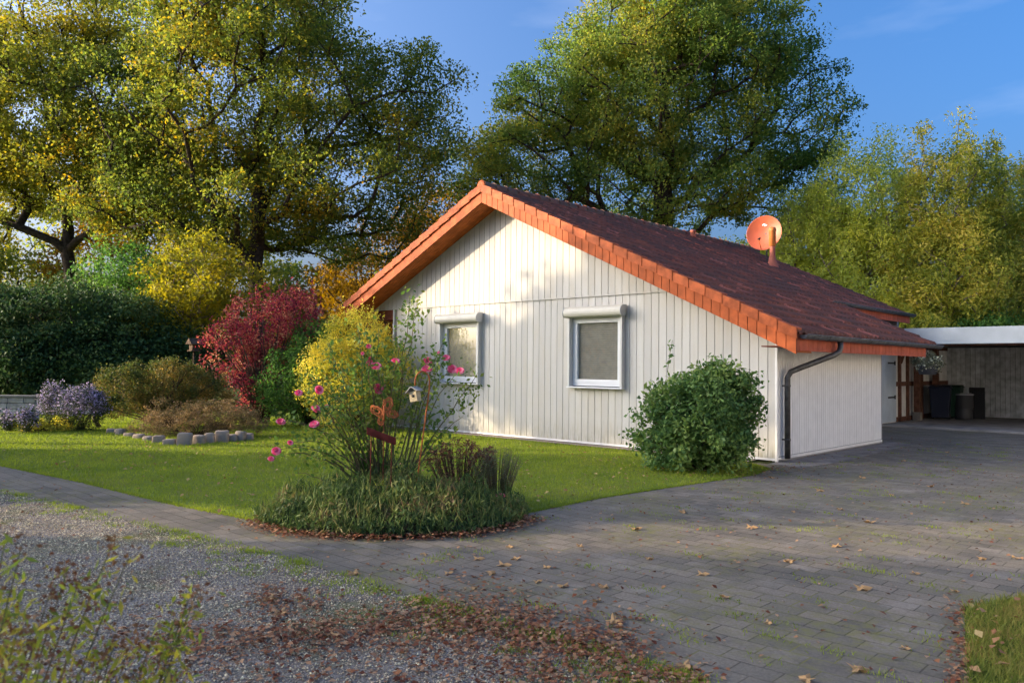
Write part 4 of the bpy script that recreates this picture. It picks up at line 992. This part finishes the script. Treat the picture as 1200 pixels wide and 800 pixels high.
a = at(430, 500, 8.1); b = at(464, 512, 8.1)
t = thing('metal_plaque', 'dark red rusty metal strip on a stake under the butterfly', 'plaque', (a.x, a.y, 0))
mb = MB(); d_ = b-a; nrm = d_.cross(Vector((0, 0, 1))).normalized()*.012; dn = Vector((0, 0, -.075))
vs = [Vector((0, 0, a.z))+k*d_+m_*dn+s_*nrm for s_ in (-1, 1) for k, m_ in ((0, 0), (1, 0.1), (1, 1.1), (0, 1))]
mb.add(vs, [(0, 3, 2, 1), (4, 5, 6, 7)]+[(i, (i+1) % 4, (i+1) % 4+4, i+4) for i in range(4)]); mb.build('strip', M_rustd, t, bevel=.004)
for k in (.15, .85): pp = d_*k; mb = MB(); mb.tube([(pp.x, pp.y, .1), (pp.x, pp.y, a.z+pp.z-.04)], .005, 6); mb.build('stake', M_rustd, t)
# shepherd's crook with lantern-like bird house
c0 = at(505, 440, 8.3); base = bedpos(487, 8.3)
t = thing('garden_crook', 'tall thin metal crook leaning beside the rose canes', 'crook', (base.x, base.y, 0))
top = Vector((c0.x-base.x, c0.y-base.y, c0.z)); mb = MB()
arc = [Vector((0, 0, .1)), top*.5+Vector((0, 0, .05)), top*.88]
o1 = Vector((RGT0.x, RGT0.y, 0))
for i in range(9): q = math.pi*i/8; arc.append(top*.92 + Vector((0, 0, .06)) + (o1*(-.075+.075*math.cos(q)) + Vector((0, 0, .1*math.sin(q)))))
arc.append(arc[-1]+Vector((0, 0, -.05)))
mb.tube(arc, .0075, 8); mb.build('rod', M_rust, t)
h0 = Vector((base.x, base.y, 0))+arc[-1]
t = thing('bird_house', 'small pale wooden bird house with tilted grey roof hanging from the crook', 'bird house', (h0.x, h0.y, 0), R(20))
zh = h0.z-.13
mb = MB(); Mx = Matrix.Translation((0, 0, zh+.03)) @ Matrix.Rotation(R(-12), 4, 'Y') @ Matrix.Scale(.76, 4); mb.box(-.06, .06, -.055, .055, -.085, .055, 0, Mx)
M_bw = mat('pale_wood', (.50, .41, .25), .8, var=.25, scale=18)
hb = mb.build('box', M_bw, t, bevel=.004)
mb = MB(); f_ = Matrix.Rotation(R(90), 4, 'X'); mb.lathe([(.001, 0), (.02, 0), (.02, .004), (.001, .004)], n=14, M=Mx @ Matrix.Translation((0, -.056, -.005)) @ f_); mb.build('entrance', M_dark, hb)
mb = MB()
for s_ in (-1, 1): mb.box(-.0, .115, -.085, .085, .0, .012, 0, Mx @ Matrix.Translation((0, 0, .115)) @ (Matrix.Rotation(R(38), 4, 'Y') if s_ > 0 else Matrix.Rotation(R(180), 4, 'Z') @ Matrix.Rotation(R(38), 4, 'Y')))
mb.build('roof', mat('grey_roof_wood', (.34, .33, .31), .8, var=.2, scale=14), t)
mb = MB(); mb.tube([(0, 0, zh+.11), (0, 0, h0.z)], .002, 4); mb.build('wire', M_dark, t)
# hanging basket at the carport
hp = at(1087, 430, 21.4)
t = thing('hanging_basket', 'grey hanging basket of pale flowers under the eave by the carport', 'hanging basket', (hp.x, hp.y, 0))
mb = MB(); mb.lathe([(.001, -.2), (.2, -.2), (.26, -.0), (.28, .02), (.26, .03), (.22, .02)], c=(0, 0, hp.z), n=20); mb.build('pot', mat('basket_grey', (.09, .095, .11), .7), t)
tg = blob_points(90, [(0, 0, hp.z+.12, .36, .36, .24)], .7); C = np.repeat(tg, 16, axis=0)+rng.normal(0, .04, (len(tg)*16, 3)); V, F = leafmesh(C, .06, .03); link('foliage', bigmesh('foliage', V, F), ML_laven, t)
C = np.repeat(tg[:60], 6, axis=0)+rng.normal(0, .04, (len(tg[:60])*6, 3)); V, F = leafmesh(C, .05, .045, up=2); link('flowers', bigmesh('flowers', V, F), leafmat('basket_flowers', [(.7, .7, .45), (.8, .8, .6), (.8, .8, .75)], .3), t)
mb = MB()
for k in range(3): q = k*2.09; mb.tube([(.25*math.cos(q), .25*math.sin(q), hp.z), (0, 0, hp.z+.5)], .004, 4)
mb.build('chain', M_dark, t)

# ------------------------------------------------------------------ grass, pebbles, litter
def inpoly(P, poly):
    x, y = P[:, 0], P[:, 1]; c = np.zeros(len(P), bool); n = len(poly)
    for i in range(n):
        (x1, y1), (x2, y2) = poly[i], poly[(i+1) % n]
        k = ((y1 > y) != (y2 > y)) & (x < (x2-x1)*(y-y1)/(y2-y1+1e-12)+x1); c ^= k
    return c
def blades(n, poly, box, h, w_, z0, dens=None):
    P = np.stack([rng.uniform(box[0], box[1], n), rng.uniform(box[2], box[3], n)], 1)
    d = np.hypot(P[:, 0]-CAM.x, P[:, 1]-CAM.y); k = inpoly(P, poly) & (rng.random(n) < np.clip(12/d, .15, 1)**1.2)
    P = P[k]; d = d[k]; n = len(P); a = rng.uniform(0, 2*np.pi, n); hh = h*rng.uniform(.4, 1.2, n)
    ww = w_*np.clip(d/11, 1, 2.2); lean = rng.normal(0, .5, (n, 2))*hh[:, None]
    s = np.stack([np.cos(a), np.sin(a)], 1)*ww[:, None]
    B = np.zeros((n, 3, 3)); B[:, 0, :2] = P-s; B[:, 1, :2] = P+s; B[:, 2, :2] = P+lean; B[:, :2, 2] = z0; B[:, 2, 2] = z0+hh
    return B.reshape(-1, 3), np.arange(3*n).reshape(n, 3)
poly = LAWN_EDGE + [(-20, -.36), (-26, 3), (-30, 6), (-38, -2), (-30, -10.4)]
V, F = blades(420000, poly, (-26, .6, -10.6, 2), .042, .004, .003)
tag(link('grass', bigmesh('grass', V, F), ML_grass), 'short green lawn in front of the white house', 'lawn', kind='stuff')
V, F = blades(90000, VERGE, (4.3, 7.5, -9.8, -5.2), .065, .0035, .005)
tag(link('verge_grass', bigmesh('verge_grass', V, F), ML_vg), 'tufty grass corner at the bottom right', 'grass', kind='stuff')
# grass fringe over the lawn's edge, moss tufts on the paving
pts = []
for (a, b) in zip(LAWN_EDGE[:-1], LAWN_EDGE[1:]):
    l = math.hypot(b[0]-a[0], b[1]-a[1]); k = int(l*700); u = rng.random(k); e = rng.normal(0, .022, (k, 2)); pts.append(np.stack([a[0]+(b[0]-a[0])*u, a[1]+(b[1]-a[1])*u], 1)+e)
for _ in range(260):
    c = np.array([rng.uniform(.3, 5), rng.uniform(-9, 6)]); k = rng.integers(10, 50); pts.append(c+rng.normal(0, .05, (k, 2))*np.array([1.6, .8]))
for _ in range(350):
    u = rng.random(); i = rng.integers(1, len(GRAV_EDGE)-1); a, b = GRAV_EDGE[i], GRAV_EDGE[i-1]; c = np.array([a[0]+(b[0]-a[0])*u, a[1]+(b[1]-a[1])*u]); k = rng.integers(10, 60)
    pts.append(c+rng.normal(0, .05, (k, 2))+(0, -abs(rng.normal(0, .25))*(rng.random() < .6)))
P = np.concatenate(pts); n = len(P); a = rng.uniform(0, 6.28, n); s = np.stack([np.cos(a), np.sin(a)], 1)*.0035; B = np.zeros((n, 3, 3)); B[:, 0, :2] = P-s; B[:, 1, :2] = P+s; B[:, 2, :2] = P+rng.normal(0, .012, (n, 2)); B[:, 2, 2] = rng.uniform(.006, .03, n)
tag(link('moss_tufts', bigmesh('moss_tufts', B.reshape(-1, 3), np.arange(3*n).reshape(n, 3)), ML_grass), 'mossy tufts along the paving joints and edges', 'moss', kind='stuff')
# pebbles
n = 150000
P = np.stack([rng.uniform(-9, 5.6, n), rng.uniform(-12.5, -9.15, n)], 1)
gp = GRAV_EDGE + [(4.9, -9.9), (6.2, -12), (9, -18), (-20, -22), (-30, -12)]
d = np.hypot(P[:, 0]-CAM.x, P[:, 1]-CAM.y); k = inpoly(P, gp) & (d > .8) & (rng.random(n) < np.clip(7/d, 0, 1)); P = P[k]; n = len(P)
oc = np.array([[1, 0, 0], [0, 1, 0], [-1, 0, 0], [0, -1, 0], [0, 0, .8], [0, 0, -.6]], float); of = np.array([[0, 1, 4], [1, 2, 4], [2, 3, 4], [3, 0, 4], [1, 0, 5], [2, 1, 5], [3, 2, 5], [0, 3, 5]])
r_ = .0052*np.exp(rng.normal(0, .35, n)); a = rng.uniform(0, 6.28, n); ca, sa = np.cos(a), np.sin(a)
O = oc[None]*rng.uniform(.6, 1.3, (n, 6, 1))*r_[:, None, None]; X = O[..., 0]*ca[:, None]-O[..., 1]*sa[:, None]; Y = O[..., 0]*sa[:, None]+O[..., 1]*ca[:, None]
V = np.stack([X+P[:, :1], Y+P[:, 1:], O[..., 2]-.004+r_[:, None]*.3], 2).reshape(-1, 3); F = (of[None]+6*np.arange(n)[:, None, None]).reshape(-1, 3)
M_peb = leafmat('pebbles', [(0.197, 0.1563, 0.1112), (0.3721, 0.3033, 0.2161), (0.5693, 0.4596, 0.3207), (0.8, 0.7354, 0.4975)], 0, .2, 2, rough=.9)
tag(link('gravel_stones', bigmesh('gravel_stones', V, F), M_peb), 'loose grey gravel on the road in front', 'gravel', kind='stuff')
# leaf litter drifts
def leafshape(C, L_, flat=.25):
    n = len(C); a = rng.uniform(0, 6.28, n); t = np.stack([np.cos(a), np.sin(a), rng.normal(0, flat, n)], 1); t /= np.linalg.norm(t, axis=1)[:, None]
    return leafmesh(C, L_, L_*.7, up=2.2, T=t, jitter=.6)
C = []
for px, py, sx_, sy_, k in ((300, 748, 60, 7, 500), (400, 740, 50, 8, 700), (500, 728, 35, 9, 700), (560, 722, 26, 12, 700), (620, 738, 30, 12, 900), (690, 752, 30, 10, 700), (740, 775, 18, 14, 350), (320, 702, 16, 6, 220), (360, 705, 14, 5, 120), (455, 728, 12, 5, 120), (230, 750, 70, 8, 350), (640, 790, 40, 6, 250), (560, 770, 60, 10, 260), (150, 760, 60, 20, 220), (400, 790, 160, 10, 300), (450, 700, 200, 30, 200), (790, 795, 25, 6, 250)):
    for _ in range(int(k*.95)):
        p = gr(px+rng.normal(0, sx_*.95), min(840, py+rng.normal(0, sy_*1.5)*(1 if rng.random() < .7 else 2.2))); C.append((p.x, p.y, rng.uniform(.002, .02)))
for _ in range(2200):   # along the front of the bed
    q = rng.uniform(-2.75, -.1); f = rng.normal(1.04, .07); o = lr(RA*f*math.cos(q), RB*f*math.sin(q)+.12); C.append((BC.x+o[0], BC.y+o[1], rng.uniform(.005, .05)))
for _ in range(350):
    p = gr(rng.normal(1125, 12), rng.uniform(705, 820)); C.append((p.x, p.y, .02))

for _ in range(350): C.append((rng.normal(.35, .2), rng.uniform(-2.2, -.4), .01))
for _ in range(2600): C.append((rng.uniform(-1.5, 5.5), rng.uniform(-9.1, 7), .006)); 
for _ in range(900): C.append((rng.uniform(-12, 5), rng.uniform(-12.5, -9.3), .01))
C = np.array(C); V, F = leafshape(C, .03); tag(link('leaf_litter', bigmesh('leaf_litter', V, F), ML_dead), 'brown dead leaf litter drifted along gravel and bed edge', 'leaf litter', kind='stuff')
Cv = np.stack([rng.uniform(4.5, 6.6, 300), rng.uniform(-9.2, -5.8, 300), rng.uniform(.03, .075, 300)], 1); Cv = Cv[inpoly(Cv, VERGE)]; V, F = leafshape(Cv, .05, .5); tag(link('verge_leaves', bigmesh('verge_leaves', V, F), ML_fall), 'yellow fallen leaves caught in the grass corner', 'leaf litter', kind='stuff')
# single lobed fallen leaves
def lobed(s):
    pts = []
    for i in range(20):
        q = 2*math.pi*i/20; rr = s*(.95 if i % 4 == 0 else (.42 if i % 4 == 2 else .66)); rr *= (1.15 if i == 0 else 1); pts.append((rr*math.cos(q), rr*math.sin(q), .012*math.sin(q*3)*s/.06+.006*(i % 4 == 0)))
    return [(0, 0, .004)]+pts, [(0, i+1, (i+1) % 20+1) for i in range(20)]
me0 = bpy.data.meshes.new('fallen_leaf'); vs, fs = lobed(.06); me0.from_pydata(vs, [], fs); me0.materials.append(ML_fall)
spots = [(597, 641), (605, 655), (823, 673), (590, 662), (925, 658), (803, 781), (1072, 672), (1118, 693), (660, 687), (700, 704), (575, 672), (630, 682), (1005, 785), (945, 797), (1020, 612), (880, 618), (745, 620), (985, 597), (1045, 580), (720, 728), (555, 690), (708, 688), (1010, 690),
         (760, 655), (850, 700), (900, 730), (640, 665), (1060, 760), (680, 640), (980, 640), (1150, 655), (1190, 654), (960, 575), (1010, 560), (1090, 570), (1130, 590), (930, 600), (800, 600), (905, 560), (560, 655), (525, 672), (497, 650), (415, 672), (316, 702), (330, 718), (390, 744), (1110, 530), (1060, 540)]
for i, (px, py) in enumerate(spots):
    p = gr(px, py); o = bpy.data.objects.new('fallen_leaf', me0); COL.objects.link(o); o.location = (p.x, p.y, .008); s = random.uniform(.55, 1.15); o.scale = (s, s, s); o.rotation_euler = (random.uniform(-.2, .2), random.uniform(-.2, .2), random.uniform(0, 6.28))
    tag(o, 'single dry yellow brown leaf lying on the ground', 'fallen leaf', 'fallen leaves on the paving')
C = np.stack([rng.uniform(-10, 0, 750), rng.uniform(-8.8, -1, 750), np.full(750, .035)], 1); V, F = leafshape(C, .045, .4)
tag(link('lawn_leaves', bigmesh('lawn_leaves', V, F), ML_fall), 'scattered pale fallen leaves on the lawn', 'leaf litter', kind='stuff')

# ------------------------------------------------------------------ near plant at the bottom left
def near_plant(label, stems):
    b0 = at(stems[0][0], 900, 1.9); t = thing('spirea_plant', label, 'plant', (b0.x, b0.y, 0)); off = Vector((b0.x, b0.y, 0))
    mb = MB(); G = []; Bn = []
    for (px, py, d, bx_, kinds) in stems:
        p = at(px, py, d)-off; root = at(bx_-60, 880, d+.05)-off; root.z = 0; mid = root.lerp(p, .6) + Vector((0, 0, .06)); k = 8; pts = [root*(1-u)**2+mid*2*u*(1-u)+p*u*u for u in [i/k for i in range(k+1)]]
        mb.tube(pts, [.003*(1-.6*i/k) for i in range(k+1)], 6)
        for i in range(80):
            u = rng.uniform(.55, 1)**.8; j = min(int(u*k), k-1); q = pts[j].lerp(pts[j+1], u*k-j); (Bn if (rng.random() < kinds) else G).append(np.array(q)+rng.normal(0, .024, 3))
        for i in range(int(30*kinds)+2): Bn.append(np.array(p)+rng.normal(0, .016, 3))
    mb.build('stems', M_stem, t)
    V, F = leafmesh(np.array(G), .032, .009); link('foliage', bigmesh('foliage', V, F), ML_near, t)
    V, F = leafmesh(np.array(Bn), .013, .009); link('seed_heads', bigmesh('seed_heads', V, F), ML_nearb, t)  # brown seed heads on the upper stems and tips
near_plant('blurred yellow green seeding plant close at the bottom left corner', [(8, 625, 1.75, -40, .25), (25, 640, 1.8, -30, .2), (60, 690, 1.8, -20, .5), (80, 665, 1.8, -10, .8), (95, 675, 1.8, -10, .6), (130, 640, 1.85, 0, .7), (150, 655, 1.85, 10, .4), (110, 690, 1.85, 10, .3), (20, 740, 1.7, -40, .5), (40, 730, 1.7, -10, .4), (5, 720, 1.7, -40, .3), (10, 770, 1.65, -30, .6), (50, 770, 1.65, 0, .3), (12, 690, 1.75, -30, .2)])
near_plant('blurred low seeding plant just right of the bottom left corner', [(232, 690, 1.95, 140, .7), (220, 705, 1.95, 140, .15), (205, 725, 1.95, 130, .15), (215, 730, 1.95, 130, .2), (180, 745, 1.9, 110, .4), (150, 760, 1.9, 110, .5), (120, 780, 1.85, 90, .4), (135, 750, 1.85, 90, .5), (100, 790, 1.85, 70, .2), (200, 780, 1.9, 160, .4), (160, 790, 1.9, 130, .6), (230, 800, 1.95, 180, .2)])

# unseen pale house added right of the picture to bounce sunlight onto the side wall
bounce = thing('added_bounce_house', 'added unseen pale rendered house bouncing sunlight onto the side wall and driveway', 'house', (12, 3, 0))
M_bounce = mat('pale_render', (.78, .75, .68), .85, var=.06, scale=2)
mb = MB(); mb.box(0, 8, -10, 10, 0, 4.2); mb.prismx([(-10, 4.201), (10, 4.201), (0, 7.6)], .01, 7.99); mb.build('wall', M_bounce, bounce)
mb = MB(); mb.prismx([(-10.6, 4.0), (0, 7.65), (10.6, 4.0), (10.6, 4.2), (0, 7.9), (-10.6, 4.2)], -.5, 8.5); mb.build('roof', M_tile, bounce)
for y in (-7, -3, 2.5, 6.5):
    for z in (1.0,):
        mb = MB(); ring(mb, -.03, .03, 0, 1, .05, 0, .1) if False else None
        mb.box(-.03, -.002, y-.7, y+.7, z, z+.08); mb.box(-.03, -.002, y-.7, y+.7, z+1.3, z+1.38); mb.box(-.03, -.002, y-.7, y-.62, z+.081, z+1.299); mb.box(-.03, -.002, y+.62, y+.7, z+.081, z+1.299)
        fo = mb.build('window', M_frame, bounce); mb = MB(); mb.box(-.012, -.003, y-.62, y+.62, z+.081, z+1.299); mb.build('pane', M_dark, fo)

# ------------------------------------------------------------------ trees left of the picture, between the sun and the garden
E_ = Vector((SUN_DIR.y, -SUN_DIR.x, 0)).normalized()*-1          # across the light; + = picture right
E_ = Vector((.661, -.75, 0)).normalized(); TS = Vector((-.75, -.661, 0)).normalized()
def shade(s, t_, h, r_, zc, name, lab, nc=150, nl=60, shell=.4, L_=.35):
    p = E_*s + TS*t_
    tree(name, lab, 'tree', p.x, p.y, [(0, 0, zc, r_, r_, h)], nc, nl, L_, ML_oak, rt=.22, clr=.9, trunk_top=zc*.9, rtip=.02, sides=5)
SH = [(2.1, 25, 3.4, 2.4, 4.6, 200, 80, 'roadside tree opposite the rose bed'),
      (10.45, 25, 3.6, 3.4, 4.8, 210, 80, 'roadside tree opposite the driveway'),
      (15.5, 25, 3.4, 3.4, 4.8, 150, 70, 'roadside tree farthest right of the row'),
      (-1.4, 28, 1.1, 2.0, 8.9, 85, 34, 'thin roadside tree opposite the right half of the gable'),
      (-3.4, 27, .62, 2.2, 7.05, 110, 46, 'slender roadside tree opposite the left window'),
      (-6.6, 28, .5, 1.5, 7.2, 40, 36, 'slender roadside tree at the left end of the row')]
for (s_, t_, h, r_, zc, nc, nl, lab) in SH: shade(s_, t_, h, r_, zc, 'roadside_tree', lab, nc=nc, nl=nl)
